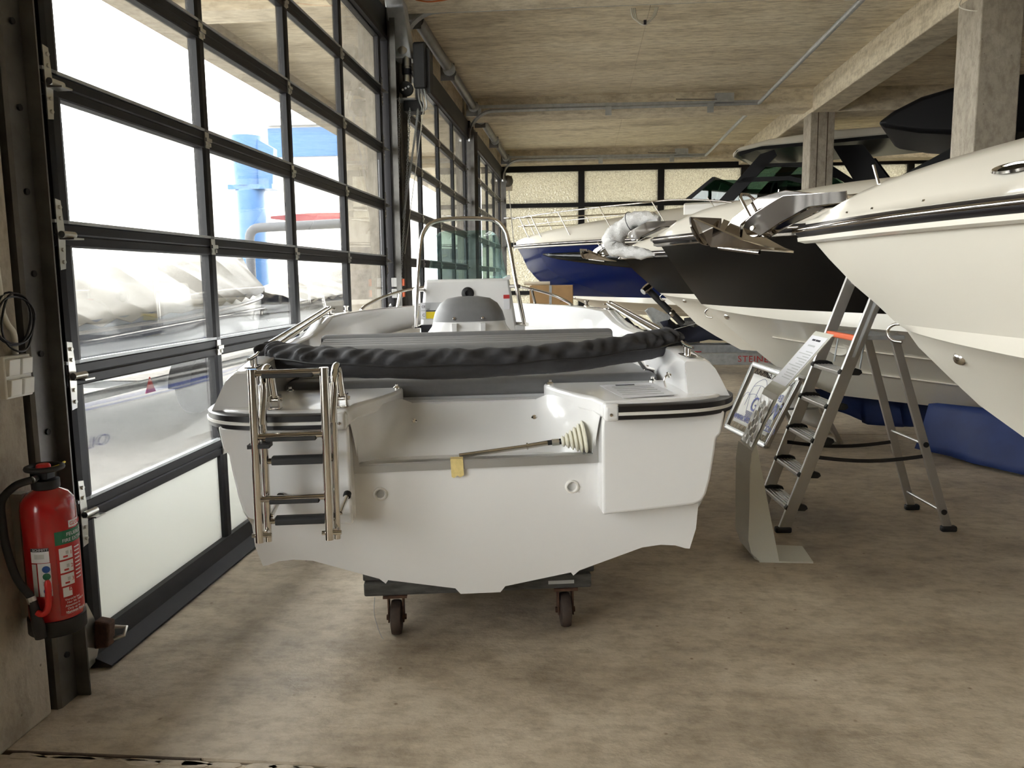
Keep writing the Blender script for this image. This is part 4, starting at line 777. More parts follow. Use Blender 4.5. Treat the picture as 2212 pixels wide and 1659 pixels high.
# hull window and bow rail
for sg in (-1, 1):
    rows = []
    for i in range(16):
        d = lerp(0.95, 4.4, i / 15); f0 = -0.22; f1 = -0.25 - 0.42 * (i / 15) ** 0.7
        def side(z):
            r0 = None
            for r in cb.rt:
                t = (d - r[0]) / (cb.S - r[0]); x, y, zz = cb.P(r, max(0, t))
                if r0 and zz <= zb + z: k = (r0[1] - (zb + z)) / max(1e-6, r0[1] - zz); return lerp(r0[0], x, k)
                r0 = (x, zz)
            return r0[0]
        rows.append([(sg * (side(f0) + 0.03), -d, zb + f0), (sg * (side((f0 + f1) / 2) + 0.055), -d, zb + (f0 + f1) / 2), (sg * (side(f1) + 0.05), -d, zb + f1)])
    cb.part(MB().grid(rows), 'hull_window', M_DGLASS, smooth=60, solid=0.006)
    def edge(d, inset=0.10):
        t = d / cb.S; x, y, z = cb.P(cb.rt[0], t); return x * 0.93 - 0.0
    tp = [(0.02, 0.25, zb + 0.62), (sg * 0.16, 0.20, zb + 0.62)] + [(sg * edge(d), -d, zb + 0.62 + 0.02 * d) for d in (0.15, 0.5, 1.0, 1.7, 2.5, 3.4, 4.3)] + [(sg * edge(5.3), -5.3, zb + 0.60), (sg * edge(5.7), -5.7, zb + 0.40)]
    rr = cb.part(MB().tube(spline(tp, 5), 0.016, 8), 'bow_rail', M_STAIN, smooth=60)
    cb.part(MB().tube(spline([(sg * (edge(d)), -d, zb + 0.42 + 0.02 * d) for d in (0.1, 0.6, 1.3, 2.4, 3.4)], 4), 0.010, 8), 'middle_rail', M_STAIN, rr, smooth=60)
    for d in (0.35, 0.75, 1.6, 2.7, 3.9, 5.0): cb.part(MB().tube([(sg * edge(d), -d + 0.16, zb + 0.62 + 0.02 * d), (sg * edge(d) * 0.97, -d - 0.12, zb + 0.06 + 0.05 * d)], 0.012, 8), 'rail_stanchion', M_STAIN, rr, smooth=60)
    # cabin side frames
    xs = sg * 0.98
    def plate(name, poly, m, w=0.05): return cb.part(MB().prism([(-a, zb + b) for a, b in poly], (0, 1, 0), (0, 0, 1), (1, 0, 0), (xs - w / 2, 0, 0), w), name, m)
    plate('windscreen_frame', [(4.30, 0.70), (4.42, 0.70), (4.92, 1.08), (4.85, 1.10)], M_BLKG)
    plate('hardtop_pillar', [(5.0, 0.66), (5.28, 0.66), (6.05, 1.42), (6.0, 1.52), (5.75, 1.46)], M_BLKG)
    plate('window_rail', [(5.3, 0.98), (5.5, 1.06), (6.3, 1.03), (7.6, 0.62), (7.45, 0.60), (6.25, 0.96)], M_BLKG)
    plate('window_frame', [(5.75, 1.24), (5.8, 1.29), (6.9, 1.24), (7.75, 0.62), (7.6, 0.60), (6.8, 1.15)], M_BLKG)
    plate('side_window', [(5.25, 0.60), (7.5, 0.58), (6.8, 1.16), (5.7, 1.24)], M_GGLASS, 0.012)
    plate('quarter_window', [(4.42, 0.70), (5.05, 0.66), (5.4, 1.02), (4.92, 1.06)], M_GGLASS, 0.012)
    plate('hardtop_aft_leg', [(7.6, 0.5), (8.2, 0.5), (7.5, 1.48), (7.0, 1.5)], M_BLKG)
fr = [(-0.98, -4.35, zb + 0.70), (0.98, -4.35, zb + 0.70), (0.98, -4.88, zb + 1.09), (-0.98, -4.88, zb + 1.09)]
cb.part(MB().add(fr, [(0, 1, 2, 3)]), 'windscreen', M_GGLASS, solid=0.01)
cb.part(MB().bar((-0.98, -4.88, zb + 1.09), (0.98, -4.88, zb + 1.09), 0.06, 0.05), 'windscreen_header', M_BLKG)
cb.part(MB().prism([(-a, zb + b) for a, b in ((5.28, 1.42), (5.36, 1.52), (5.8, 1.58), (7.9, 1.60), (8.6, 1.52), (8.6, 1.72), (7.0, 1.76), (5.9, 1.70), (5.38, 1.60), (5.26, 1.50))], (0, 1, 0), (0, 0, 1), (1, 0, 0), (-1.1, 0, 0), 2.2), 'hardtop', M_CREAM, bevel=0.05, seg=3, smooth=50)
cb.part(MB().prism([(-a, zb + b) for a, b in ((5.40, 1.44), (5.7, 1.52), (8.4, 1.54), (8.4, 1.60), (5.8, 1.58), (5.38, 1.52))], (0, 1, 0), (0, 0, 1), (1, 0, 0), (-1.12, 0, 0), 2.24), 'hardtop_liner', M_BLKG)
cb.part(MB().box(-1.0, 1.0, -8.8, -4.3, zb + 0.4, zb + 0.66), 'cabin_coaming', M_CREAM, bevel=0.04)
cb.part(MB().tube([(-0.55, -4.6, zb + 0.7), (-0.55, -4.62, zb + 1.05)], 0.014, 8), 'mast_light', M_STAIN)
cb.fitting(0.04, 1); cb.eye(0.85, zb - 1.0)
cb.blocks('%s timber keel block under the navy cruiser', (4.2, 7.0))

# bubble wrap round the anchor of the black cruiser
M_WRAP = mat('bubble_wrap', (0.72, 0.71, 0.70), 0.25, var=0.06, scale=30, bump=0.8, bscale=110)
bw = thing('bubble_wrap', 'crumpled clear bubble wrap tied around a black cruiser\'s anchor', 'bubble wrap', (0.754, 8.40, 0), (0, 0, math.radians(55)))
path = spline([(0, -0.02, 2.06), (0, 0.12, 2.085), (0, 0.28, 2.07), (0, 0.42, 1.985), (0, 0.52, 1.90), (0, 0.50, 1.80), (0, 0.36, 1.755), (0, 0.2, 1.735), (0, 0.02, 1.715)], 7)
random.seed(11); rows = []; m_ = len(path)
for i, p in enumerate(path):
    f = i / (m_ - 1); r = 0.06 + 0.055 * math.exp(-((f - 0.5) / 0.16) ** 2) + 0.02 * math.exp(-((f - 0.25) / 0.1) ** 2)
    if f < 0.08: r *= 0.55 + 5 * f
    if f > 0.9: r *= max(0.25, (1 - f) * 10)
    d = (path[min(i + 1, m_ - 1)] - path[max(i - 1, 0)]).normalized(); y_ = V(1, 0, 0); x_ = d.cross(y_).normalized()
    rows.append([p + (y_ * math.cos(a) * 0.95 + x_ * math.sin(a)) * r * (1 + 0.10 * math.sin(3 * a + i * 0.9) + 0.07 * math.sin(5 * a - i * 1.3) + random.uniform(-0.05, 0.05)) for a in [2 * PI * k / 18 for k in range(18)]])
mb = MB().grid(rows, cu=True); mb.f.append(tuple(range(18))); mb.f.append(tuple(len(path) * 18 - 18 + k for k in range(18)))
mb.build('wrap_sheet', M_WRAP, bw, world=False, smooth=70)
MB().tube(arc((0, 0.30, 2.05), 0.115, 0, 2 * PI, 16, (1, 0, 0), (0, 0.35, 0.94)), 0.004, 6).build('tie_string', M_INK, bw, world=False)
# ------------------------------------------------------------------ things standing in the hall
M_ALUL = mat('ladder_aluminium', (0.56, 0.55, 0.53), 0.35, 0.85, var=0.05, scale=5)
M_ORANGE = mat('orange_plastic', (0.80, 0.14, 0.04), 0.45)
M_CREAMP = mat('cream_powder_coat', (0.62, 0.61, 0.54), 0.45)
M_FOIL = mat('crumpled_silver_foil', (0.72, 0.72, 0.72), 0.3, 0.8, bump=0.5, bscale=14)
M_BANNER = mat('white_banner_cloth', (0.86, 0.86, 0.83), 0.7, var=0.03, scale=5)
M_TARP = mat('blue_tarpaulin', (0.012, 0.03, 0.13), 0.6, var=0.15, scale=6, bump=0.1, bscale=80)
M_NAVYC = mat('dark_navy_cloth', (0.005, 0.007, 0.02), 0.8, var=0.2, scale=5)
M_CARD = mat('brown_cardboard', (0.44, 0.27, 0.125), 0.8, var=0.08, scale=6)
M_EXTR = mat('extinguisher_red', (0.42, 0.008, 0.010), 0.22, coat=0.5)
M_HANDLER = mat('red_plastic', (0.62, 0.02, 0.018), 0.4)
M_GREENL = mat('green_label', (0.02, 0.16, 0.08), 0.5)
M_BLUEL = mat('blue_sticker', (0.02, 0.08, 0.32), 0.5)
M_SWITCH = mat('white_switch_plastic', (0.80, 0.80, 0.78), 0.35)
M_CABLE = mat('black_cable', (0.012, 0.012, 0.014), 0.5)
M_WCABLE = mat('white_cable', (0.72, 0.70, 0.62), 0.5)
M_OCABLE = mat('orange_cable', (0.55, 0.13, 0.02), 0.5)
M_TUBE = mat('lit_fluorescent_tube', (1, 1, 1), 0.5, emit=((1.0, 0.93, 0.78), 8.0))
M_CREAMW = mat('beige_foam', (0.70, 0.64, 0.52), 0.8)

def frame_of(o, x, y):
    o = V(o); x = norm(x); y = norm(y); return lambda a, b, c=0: o + x * a + y * b + V(0, 0, 1) * c

# stepladder
F0 = (1.171, 4.72, 0); LX = (0.997, 0.071, 0); LY = (-0.071, 0.997, 0)
la = thing('stepladder', 'aluminium platform stepladder with an orange edged platform under the white bow', 'stepladder', F0, (0, 0, math.atan2(0.071, 0.997)))
def LB(mb, name, m, parent=la, **k): return mb.build(name, m, parent, world=False, **k)
def stile_x(z): return 0.0 + 0.352 * z
def rear_x(z): return 0.965 - 0.315 * z
for y in (0.0, 0.45):
    s = LB(MB().bar((stile_x(0.02), y, 0.02), (stile_x(1.78), y, 1.78), 0.025, 0.068, (1, 0, -0.35)), 'front_stile', M_ALUL, bevel=0.004)
    LB(MB().box(-0.045, 0.05, y - 0.022, y + 0.022, 0.0, 0.035), 'rubber_foot', M_BLACK, s, bevel=0.01)
    r = LB(MB().bar((rear_x(0.02), y, 0.02), (rear_x(1.16), y * 0.86 + 0.03, 1.16), 0.022, 0.05, (1, 0, 0.3)), 'rear_leg', M_ALUL, bevel=0.004)
    LB(MB().box(0.92, 1.01, y - 0.02, y + 0.02, 0.0, 0.035), 'rubber_foot', M_BLACK, r, bevel=0.01)
LB(MB().prism([(1, 3), (4, 3), (4, 40), (1, 40)], (0.006, 0, 0), (0.352 * 0.01, 0, 0.01), (0, -1, 0), (stile_x(1.0) - 0.015, -0.0135, 1.0), 0.001), 'warning_label', M_GREYP)
for z in (0.15, 0.345, 0.545, 0.745, 0.945):
    x = stile_x(z); st = LB(MB().box(x - 0.035, x + 0.075, 0.012, 0.438, z - 0.022, z), 'step', M_ALUL, bevel=0.003)
    for k in range(5): LB(MB().box(x - 0.03 + k * 0.02, x - 0.022 + k * 0.02, 0.02, 0.43, z, z + 0.003), 'step_rib', M_ALUL, st)
    for y in (0.005, 0.445): LB(MB().prism([(-0.045, 0.0), (-0.03, 0.016), (0.0, 0.024), (0.05, 0.022), (0.08, 0.012), (0.088, -0.006), (0.07, -0.02), (-0.04, -0.016)], (1, 0, 0), (0, 0, 1), (0, 1, 0), (x, y - 0.017, z), 0.034), 'step_cap', M_BLACK, st, bevel=0.004)
pf = LB(MB().box(0.40, 0.66, 0.01, 0.44, 1.125, 1.15), 'platform', M_GALV, bevel=0.004)
LB(MB().box(0.375, 0.405, 0.0, 0.45, 1.118, 1.152), 'platform_edge', M_ORANGE, pf, bevel=0.008)
for y in (0.03, 0.42): LB(MB().tube([(0.44, y, 1.12), (0.42, y, 0.96)], 0.005, 6), 'platform_hook', M_GALV, pf)
LB(MB().tube(fillet([(stile_x(1.45), 0.42, 1.45), (stile_x(1.45) + 0.06, 0.30, 1.46), (stile_x(1.30) + 0.10, 0.06, 1.40), (stile_x(1.2), 0.0, 1.15)], 0.08), 0.012, 8), 'grab_hoop', M_ALUL, smooth=60)
LB(MB().bar((stile_x(1.74), 0, 1.74), (stile_x(1.74), 0.45, 1.74), 0.05, 0.03), 'tool_tray', M_ALUL, bevel=0.004)
for z in (0.12, 0.52):
    b = LB(MB().tube([(rear_x(z), 0.0, z), (rear_x(z), 0.45, z)], 0.009, 8), 'rear_brace', M_ALUL, smooth=50)
    LB(MB().lathe([(0.016, 0), (0.016, 0.006), (0, 0.008)], (rear_x(z), -0.012, z), (0, -1, 0), n=12), 'brace_cap', M_BLACK, b)
for y in (0.015, 0.43):
    LB(MB().grid([[(lerp(stile_x(0.43), rear_x(0.42), t), y, 0.44 - 0.03 * math.sin(PI * t) + dz) for dz in (0, 0.022)] for t in [i / 10 for i in range(11)]]), 'spreader_strap', M_BLACK, solid=0.003)

# information stand
sd = thing('info_stand', 'cream sheet metal information stand with a tilted printed panel beside the stepladder', 'info stand', (1.0, 4.34, 0))
Y0, Y1 = 4.20, 4.48
def ribbon(pts, name, m, y0=Y0, y1=Y1, t=0.004, dx=-0.01, parent=sd, **k):
    n = len(pts); vs = [(x, y0, z) for x, z in pts] + [(x + dx, y1, z) for x, z in pts]
    return MB().add(vs, [(i, i + 1, n + i + 1, n + i) for i in range(n - 1)]).build(name, m, parent, solid=t, **k)
ribbon([(0.945, 0.004), (0.905, 0.02), (0.875, 0.10), (0.868, 0.50), (0.880, 0.595)], 'front_plate', M_CREAMP, dx=-0.02)
MB().prism([(0.93, 0.008), (1.03, 0.008), (0.895, 0.64), (0.872, 0.585), (0.868, 0.12), (0.885, 0.05)], (1, 0, 0), (0, 0, 1), (0, 1, 0), (0, Y0 - 0.002, 0), 0.004).build('side_plate', M_CREAMP, sd)
MB().prism([(0.93, 4.20), (1.205, 4.20), (1.215, 4.455), (0.93, 4.48)], (1, 0, 0), (0, 1, 0), (0, 0, 1), (0, 0, 0), 0.008).build('base_plate', M_CREAMP, sd)
nk = ribbon([(0.880, 0.595), (1.00, 0.885), (1.03, 0.915)], 'neck', M_CREAMP)
hd = ribbon([(1.03, 0.915), (1.253, 1.188), (1.262, 1.196)], 'head_panel', M_CREAMP)
def on(a, b, lift):   # point on the head panel: a along its rise, b across
    d = V(1.253 - 1.03, 0, 1.188 - 0.915); n_ = V(-d.z, 0, d.x).normalized(); return V(1.03 - 0.01 * b, lerp(Y0, Y1, b), 0.915) + d * a + n_ * lift
def quad_on(a0, a1, b0, b1, lift, name, m, par):
    MB().add([on(a0, b0, lift), on(a1, b0, lift), on(a1, b1, lift), on(a0, b1, lift), on(a0, b0, lift - 0.002), on(a1, b0, lift - 0.002), on(a1, b1, lift - 0.002), on(a0, b1, lift - 0.002)], [(0, 1, 2, 3), (7, 6, 5, 4), (0, 4, 5, 1), (1, 5, 6, 2), (2, 6, 7, 3), (3, 7, 4, 0)]).build(name, m, par)
quad_on(0.05, 0.95, 0.06, 0.94, 0.005, 'printed_sheet', M_PAPER, hd)
random.seed(8)
quad_on(0.86, 0.89, 0.28, 0.52, 0.0065, 'sheet_heading', M_INK, hd); quad_on(0.86, 0.89, 0.56, 0.72, 0.0065, 'sheet_heading', M_INK, hd); quad_on(0.76, 0.785, 0.32, 0.70, 0.0065, 'sheet_heading', M_GREYP, hd)
for i in range(12): quad_on(0.66 - i * 0.045, 0.672 - i * 0.045, 0.16, random.uniform(0.45, 0.85), 0.0065, 'sheet_text', M_GREYP, hd)
fd = V(1.00 - 0.880, 0, 0.885 - 0.595)
def onf(a, b, lift): n_ = V(-fd.z, 0, fd.x).normalized(); return V(0.880 - 0.01 * b, lerp(Y0, Y1, b), 0.595) + fd * a + n_ * lift
random.seed(4)
rows = [[onf(0.04 + 0.86 * i / 12, 0.12 + 0.8 * j / 7, 0.006 + (0.004 * math.sin(i * 1.7 + j * 2.3) + random.uniform(0, 0.004) if 0 < i < 12 and 0 < j < 7 else 0)) for j in range(8)] for i in range(13)]
MB().grid(rows).build('foil_pocket', M_FOIL, nk, solid=0.001)

# A-frame banner
af = thing('a_frame_sign', 'folding aluminium A-frame sign with a white banner laced in behind the info stand', 'sign', (1.85, 7.5, 0))
bl, brp, tl, trp = V(1.42, 8.04, 0.02), V(1.60, 7.10, 0.02), V(1.66, 8.00, 0.64), V(1.86, 7.08, 0.60)
def afp(name, pts, m, t=0.04, parent=af):
    mb = MB()
    for i in range(4): mb.bar(pts[i], pts[(i + 1) % 4], 0.045, 0.05, (pts[1] - pts[0]).cross(pts[3] - pts[0]).normalized())
    return mb.build(name, m, parent, bevel=0.006)
P1 = [bl, brp, trp, tl]
for i in range(4):
    nrm = (P1[1] - P1[0]).cross(P1[3] - P1[0]).normalized(); b = MB().bar(P1[i], P1[(i + 1) % 4], 0.05, 0.04, nrm).build('front_frame_bar', M_ALUL, af, bevel=0.008)
    for k in (-0.012, 0.012):
        d = (P1[(i + 1) % 4] - P1[i]).normalized(); e = d.cross(nrm).normalized()
        MB().tube([P1[i] + e * k + nrm * 0.021, P1[(i + 1) % 4] + e * k + nrm * 0.021], 0.004, 6).build('profile_groove', M_GALV, b)
P2 = [V(2.06, 8.72, 0.02), V(2.25, 7.86 - 0.02, 0.02), V(1.93, 7.10, 0.62), V(1.73, 8.02, 0.66)]
P2 = [V(2.08, 8.16, 0.02), V(2.27, 7.24, 0.02), V(1.92, 7.10, 0.60), V(1.73, 8.02, 0.64)]
for i in range(4): MB().bar(P2[i], P2[(i + 1) % 4], 0.05, 0.04, (P2[1] - P2[0]).cross(P2[3] - P2[0]).normalized()).build('rear_frame_bar', M_ALUL, af, bevel=0.008)
def bil(P, a, b, lift=0.0):
    n_ = (P[1] - P[0]).cross(P[3] - P[0]).normalized(); return P[0] * (1 - a) * (1 - b) + P[1] * a * (1 - b) + P[2] * a * b + P[3] * (1 - a) * b + n_ * lift
def cloth(P, name, m):
    rows = [[bil(P, 0.09 + 0.82 * i / 24, 0.12 + 0.76 * j / 8, 0.003 * math.sin(i * 1.1) * (0.5 + j / 16)) for i in range(25)] for j in range(9)]
    return MB().grid(rows).build(name, m, af, solid=0.002, smooth=60)
bn = cloth(P1, 'banner', M_BANNER); cloth(P2, 'rear_banner', M_BANNER)
for i in range(11):
    a = 0.10 + 0.08 * i
    for b0, b1 in ((0.12, 0.05), (0.88, 0.95)): MB().tube([bil(P1, a, b0), bil(P1, a + 0.03, b1), bil(P1, a + 0.06, b0)], 0.0025, 5).build('lacing', M_BLACK if b0 > 0.5 else M_WCABLE, bn)
MB().bar(V(1.70, 7.13, 0.34), V(2.13, 7.20, 0.34), 0.012, 0.02).build('stay_bar', M_GALV, af)
bx = (P1[1] - P1[0]).normalized(); byv = (P1[3] - P1[0]).normalized()
text_mb('www.wassersport.com', 0.115, bil(P1, 0.07, 0.17, 0.006), bx, byv, space=0.87).build('banner_lettering', M_INKB, bn)
text_mb('28 43', 0.10, bil(P1, 0.66, 0.62, 0.006), bx, byv).build('banner_lettering', M_INKB, bn)
text_mb('G', 0.20, bil(P1, 0.33, 0.36, 0.006), bx, byv).build('banner_letter', M_INKB, bn)
text_mb('W', 0.22, bil(P1, 0.72, 0.36, 0.006), bx, byv).build('banner_letter', M_INKB, bn)
for i in range(7):
    MB().tube([bil(P1, 0.32 + 0.02 * i, 0.24 + 0.02 * (k % 2), 0.006) + byv * (0.03 * k) * 0.6 for k in range(4)], 0.0022, 4).build('wave_mark', M_INKB, bn)
    MB().tube([bil(P1, 0.72 + 0.026 * i, 0.24, 0.006) + byv * (0.018 * k) + bx * (0.006 * (-1) ** k) for k in range(5)], 0.0022, 4).build('wave_mark', M_INKB, bn)
for pts in ([(0.20, 0.40), (0.22, 0.70), (0.32, 0.82), (0.42, 0.84), (0.52, 0.70), (0.56, 0.52)], [(0.22, 0.70), (0.34, 0.74), (0.46, 0.72), (0.56, 0.52)], [(0.36, 0.73), (0.35, 0.55)], [(0.10, 0.50), (0.14, 0.58), (0.22, 0.56), (0.30, 0.30)], [(0.18, 0.56), (0.32, 0.60), (0.42, 0.56), (0.50, 0.45)]):
    MB().tube(spline([bil(P1, a, b, 0.006) for a, b in pts], 6), 0.0016, 5).build('sail_outline', M_INKB, bn)

# galvanised trailer with winch post under the black cruiser
tr = thing('boat_trailer', 'galvanised trailer with a winch post and red lettered side beam under the black bows', 'trailer', (1.6, 12.6, 0))
MB().box(-0.1, 3.4, 12.55, 12.62, 0.14, 0.315).build('side_beam', M_GALV, tr, bevel=0.01)
MB().box(-0.1, 3.4, 12.80, 13.2, 0.30, 0.43).build('rear_beam', M_GALV, tr, bevel=0.01)
text_mb('STEINER', 0.135, (2.36, 12.547, 0.19), (1, 0, -0.02), (0, 0, 1), space=1.12).build('beam_lettering', M_RED, tr)
MB().box(1.45, 1.85, 12.795, 12.80, 0.315, 0.33).build('red_stripe', M_RED, tr)
for x in (0.3, 3.2): MB().box(x - 0.06, x + 0.06, 12.5, 13.2, 0.0, 0.16).build('support_foot', M_GALV, tr)
MB().bar((0.98, 12.5, 1.0), (1.42, 12.55, 0.40), 0.08, 0.08).build('winch_post', M_GALV, tr, bevel=0.006)
MB().prism([(0.98, 1.02), (1.06, 1.03), (1.28, 0.92), (1.34, 0.98), (1.38, 0.92), (1.30, 0.84), (1.12, 0.80)], (1, 0, 0), (0, 0, 1), (0, 1, 0), (0, 12.45, 0), 0.05).build('winch_bracket', M_GALV, tr)
sh = MB().tube([(0.98, 12.36, 1.30), (1.5, 12.30, 0.78)], 0.05, 10).build('roller_arm', M_BLACK, tr, smooth=60)
MB().lathe([(0, -0.09), (0.05, -0.09), (0.06, -0.03), (0.06, 0.03), (0.05, 0.09), (0, 0.09)], (0.96, 12.3, 1.32), (0.6, 0.4, 0.5), n=16).build('bow_roller', M_STAIN, sh, smooth=50)
MB().lathe([(0.045, -0.02), (0.06, 0), (0.045, 0.02)], (1.34, 12.28, 0.95), (0.5, -0.7, 0.2), n=16).build('ring', M_STAIN, sh, smooth=50)
MB().tube([(1.25, 12.4, 0.66), (1.72, 12.3, 0.80)], 0.006, 6).build('winch_cable', M_GALV, tr)
MB().tube(arc((1.76, 12.28, 0.80), 0.04, 0, 2 * PI, 12, (1, 0, 0), (0, 0, 1)), 0.008, 6).build('winch_hook', M_RED, tr)
ct = thing('folded_cover', 'dark navy cover lying folded on the trailer under the black bows', 'boat cover', (2.0, 13.0, 0.43))
rows = [[(lerp(0.4, 3.2, i / 18), 12.75 + 0.5 * j / 6 + 0.03 * math.sin(i), 0.44 + (0.30 + 0.10 * math.sin(i * 1.3) + 0.08 * math.sin(i * 2.1 + j)) * math.sin(PI * min(0.98, max(0.02, j / 6))) ** 0.6) for j in range(7)] for i in range(19)]
MB().grid(rows).build('cover_cloth', M_NAVYC, ct, smooth=60, solid=0.01)

# hanging blue covers of the cruisers
def skirt(name, label, top, bot, n=26, amp=0.03, parent=None, seed=1):
    random.seed(seed); o = None; rows = []
    for j in range(8):
        f = j / 7; rows.append([V(top[0]).lerp(V(top[1]), i / n) * (1 - f) + V(bot(i / n)) * f + V(0.7, -0.7, 0) * (amp * math.sin(i * 0.9 + seed) * (0.3 + f) + amp * 0.5 * math.sin(i * 2.3 + 2 * f)) for i in range(n + 1)])
    o = MB().grid(rows).build(name, M_TARP, None, smooth=60, solid=0.004); tag(o, label, 'boat cover'); return o
skirt('blue_cover', 'blue cover hanging below the black cruiser, seen between the stepladder legs', [(2.02, 7.5, 0.47), (3.35, 7.2, 0.46)], lambda t: (lerp(2.06, 3.4, t), lerp(7.5, 7.15, t), 0.43 - 0.27 * min(1, t * 2.6) ** 0.7), seed=2)
skirt('blue_cover', 'large blue cover falling to the floor at the right edge behind the white bow', [(2.87, 6.9, 0.44), (4.0, 5.6, 0.46)], lambda t: (lerp(2.80, 3.75, t), lerp(6.92, 4.9, t), 0.012 + 0.03 * (1 - t) + 0.0 * math.sin(9 * t)), amp=0.035, seed=5)

# cartons behind the small boat
for i, (z0, z1, lb) in enumerate(((0.0, 0.90, 'large brown carton standing under another carton behind the small boat'), (0.90, 1.345, 'brown carton with a grey strap, top of the stack behind the small boat'))):
    c = thing('cardboard_box', lb, 'box', (-0.6, 15.8, z0), group=None)
    MB().box(-1.0, -0.18, 15.5, 16.1, z0, z1).build('carton', M_CARD, c, bevel=0.006)
    MB().box(-0.63, -0.58, 15.494, 15.5, z0, z1).build('strap', M_GALV, c)
    if i: text_mb('Am', 0.07, (-0.92, 15.494, z1 - 0.10), (1, 0, 0), (0, 0, 1)).build('carton_print', M_INK, c); text_mb('Jeans', 0.06, (-0.42, 15.494, z0 + 0.14), (1, 0, 0), (0, 0, 1), shear=0.3).build('carton_print', M_INK, c)
fo = MB().tube([(-1.12, 15.7, 1.385), (-0.62, 15.72, 1.385)], [0.035, 0.038], 14).build('foam_roll', M_CREAMW, None, smooth=50); tag(fo, 'beige foam roll lying on top of the carton stack', 'foam roll')

# ------------------------------------------------------------------ fire extinguisher on the near pillar
ex = thing('fire_extinguisher', 'red fire extinguisher with black hose hanging on the concrete pillar', 'extinguisher', (-1.735, 2.43, 0.36))
EX, EY = -1.74, 2.432
R_ = 0.082
MB().lathe([(0.0, 0.375), (0.078, 0.375), (R_, 0.39), (R_, 0.775), (0.078, 0.80), (0.062, 0.822), (0.036, 0.836), (0.034, 0.842)], (EX, EY, 0), n=36).build('cylinder', M_EXTR, ex, smooth=50)
MB().lathe([(0.0, 0.358), (0.083, 0.358), (0.087, 0.362), (0.087, 0.41), (0.083, 0.412)], (EX, EY, 0), n=36).build('base_ring', M_BLACK, ex, smooth=50)
MB().lathe([(0.036, 0.836), (0.042, 0.84), (0.042, 0.866), (0.03, 0.87), (0.0, 0.87)], (EX, EY, 0), n=24).build('collar', M_BLACK, ex, smooth=40)
vb = MB().box(EX - 0.02, EX + 0.02, EY - 0.022, EY + 0.022, 0.866, 0.892).build('valve', M_BLACK, ex, bevel=0.004)
MB().tube([(EX - 0.015, EY - 0.02, 0.873), (EX - 0.01, EY - 0.05, 0.876)], 0.011, 10).build('hose_fitting', M_ZINC, vb, smooth=50)
MB().tube(arc((EX, EY, 0.905), 0.052, 0, 2 * PI, 24, (0.7, 0.7, 0), (-0.7, 0.7, 0))[:-1], 0.009, 8, closed=True).build('carry_ring', M_BLACK, vb, smooth=60)
MB().lathe([(0.0, 0.893), (0.022, 0.893), (0.022, 0.915), (0.018, 0.92), (0.0, 0.921)], (EX + 0.005, EY - 0.012, 0), n=20).build('strike_knob', M_HANDLER, vb, smooth=40)
MB().tube([(EX + 0.02, EY - 0.03, 0.902), (EX + 0.03, EY + 0.03, 0.905), (EX + 0.02, EY + 0.075, 0.907)], 0.004, 6).lathe([(0.024, 0.897), (0.024, 0.901)], (EX + 0.005, EY - 0.012, 0), n=16).build('safety_pin', M_YEL, vb)
hs = spline([(EX - 0.01, EY - 0.05, 0.876), (EX - 0.05, EY - 0.075, 0.862), (EX - 0.092, EY - 0.085, 0.815), (EX - 0.094, EY - 0.088, 0.74), (EX - 0.088, EY - 0.088, 0.66), (EX - 0.055, EY - 0.10, 0.57), (EX - 0.015, EY - 0.103, 0.515), (EX - 0.005, EY - 0.104, 0.495)], 6)
ho = MB().tube(hs, 0.0125, 12).build('hose', M_BLACK, ex, smooth=60)
MB().tube([(EX - 0.010, EY - 0.1035, 0.508), (EX - 0.004, EY - 0.104, 0.488)], 0.0145, 12).build('hose_clamp', M_ZINC, ho, smooth=50)
MB().tube([(EX - 0.005, EY - 0.104, 0.495), (EX + 0.004, EY - 0.106, 0.45), (EX + 0.010, EY - 0.106, 0.41), (EX + 0.012, EY - 0.104, 0.372)], [0.014, 0.016, 0.019, 0.017], 12).build('nozzle', M_BLACK, ho, smooth=60)
MB().tube(spline([(EX + 0.008, EY - 0.112, 0.462), (EX + 0.025, EY - 0.106, 0.452), (EX + 0.040, EY - 0.098, 0.468), (EX + 0.044, EY - 0.094, 0.52), (EX + 0.042, EY - 0.092, 0.56)], 5), [0.004] + [0.010] * 18 + [0.008, 0.006], 8).build('lever', M_HANDLER, ho, smooth=60)
# labels on the cylinder: patches that follow its curve. angle measured from +X towards +Y
def patch(a0, a1, z0, z1, name, m, lift=0.0012, par=ex):
    n = max(2, int(abs(a1 - a0) / 6)); rows = []
    for i in range(n + 1):
        a = math.radians(lerp(a0, a1, i / n)); rows.append([(EX + (R_ + lift) * math.cos(a), EY + (R_ + lift) * math.sin(a), z) for z in (z0, z1)])
    return MB().grid(rows).build(name, m, par, solid=0.0006)
def wrap_text(body, size, a0, z, m, par, lift=0.0022, name='label_lettering'):
    mb = text_mb(body, size, (0, 0, 0), (1, 0, 0), (0, 1, 0), 0.0004); vs = []
    for x, y, d in mb.v:
        a = math.radians(a0) + x / R_; vs.append((EX + (R_ + lift + d) * math.cos(a), EY + (R_ + lift + d) * math.sin(a), z + y))
    mb.v = vs; return mb.build(name, m, par)
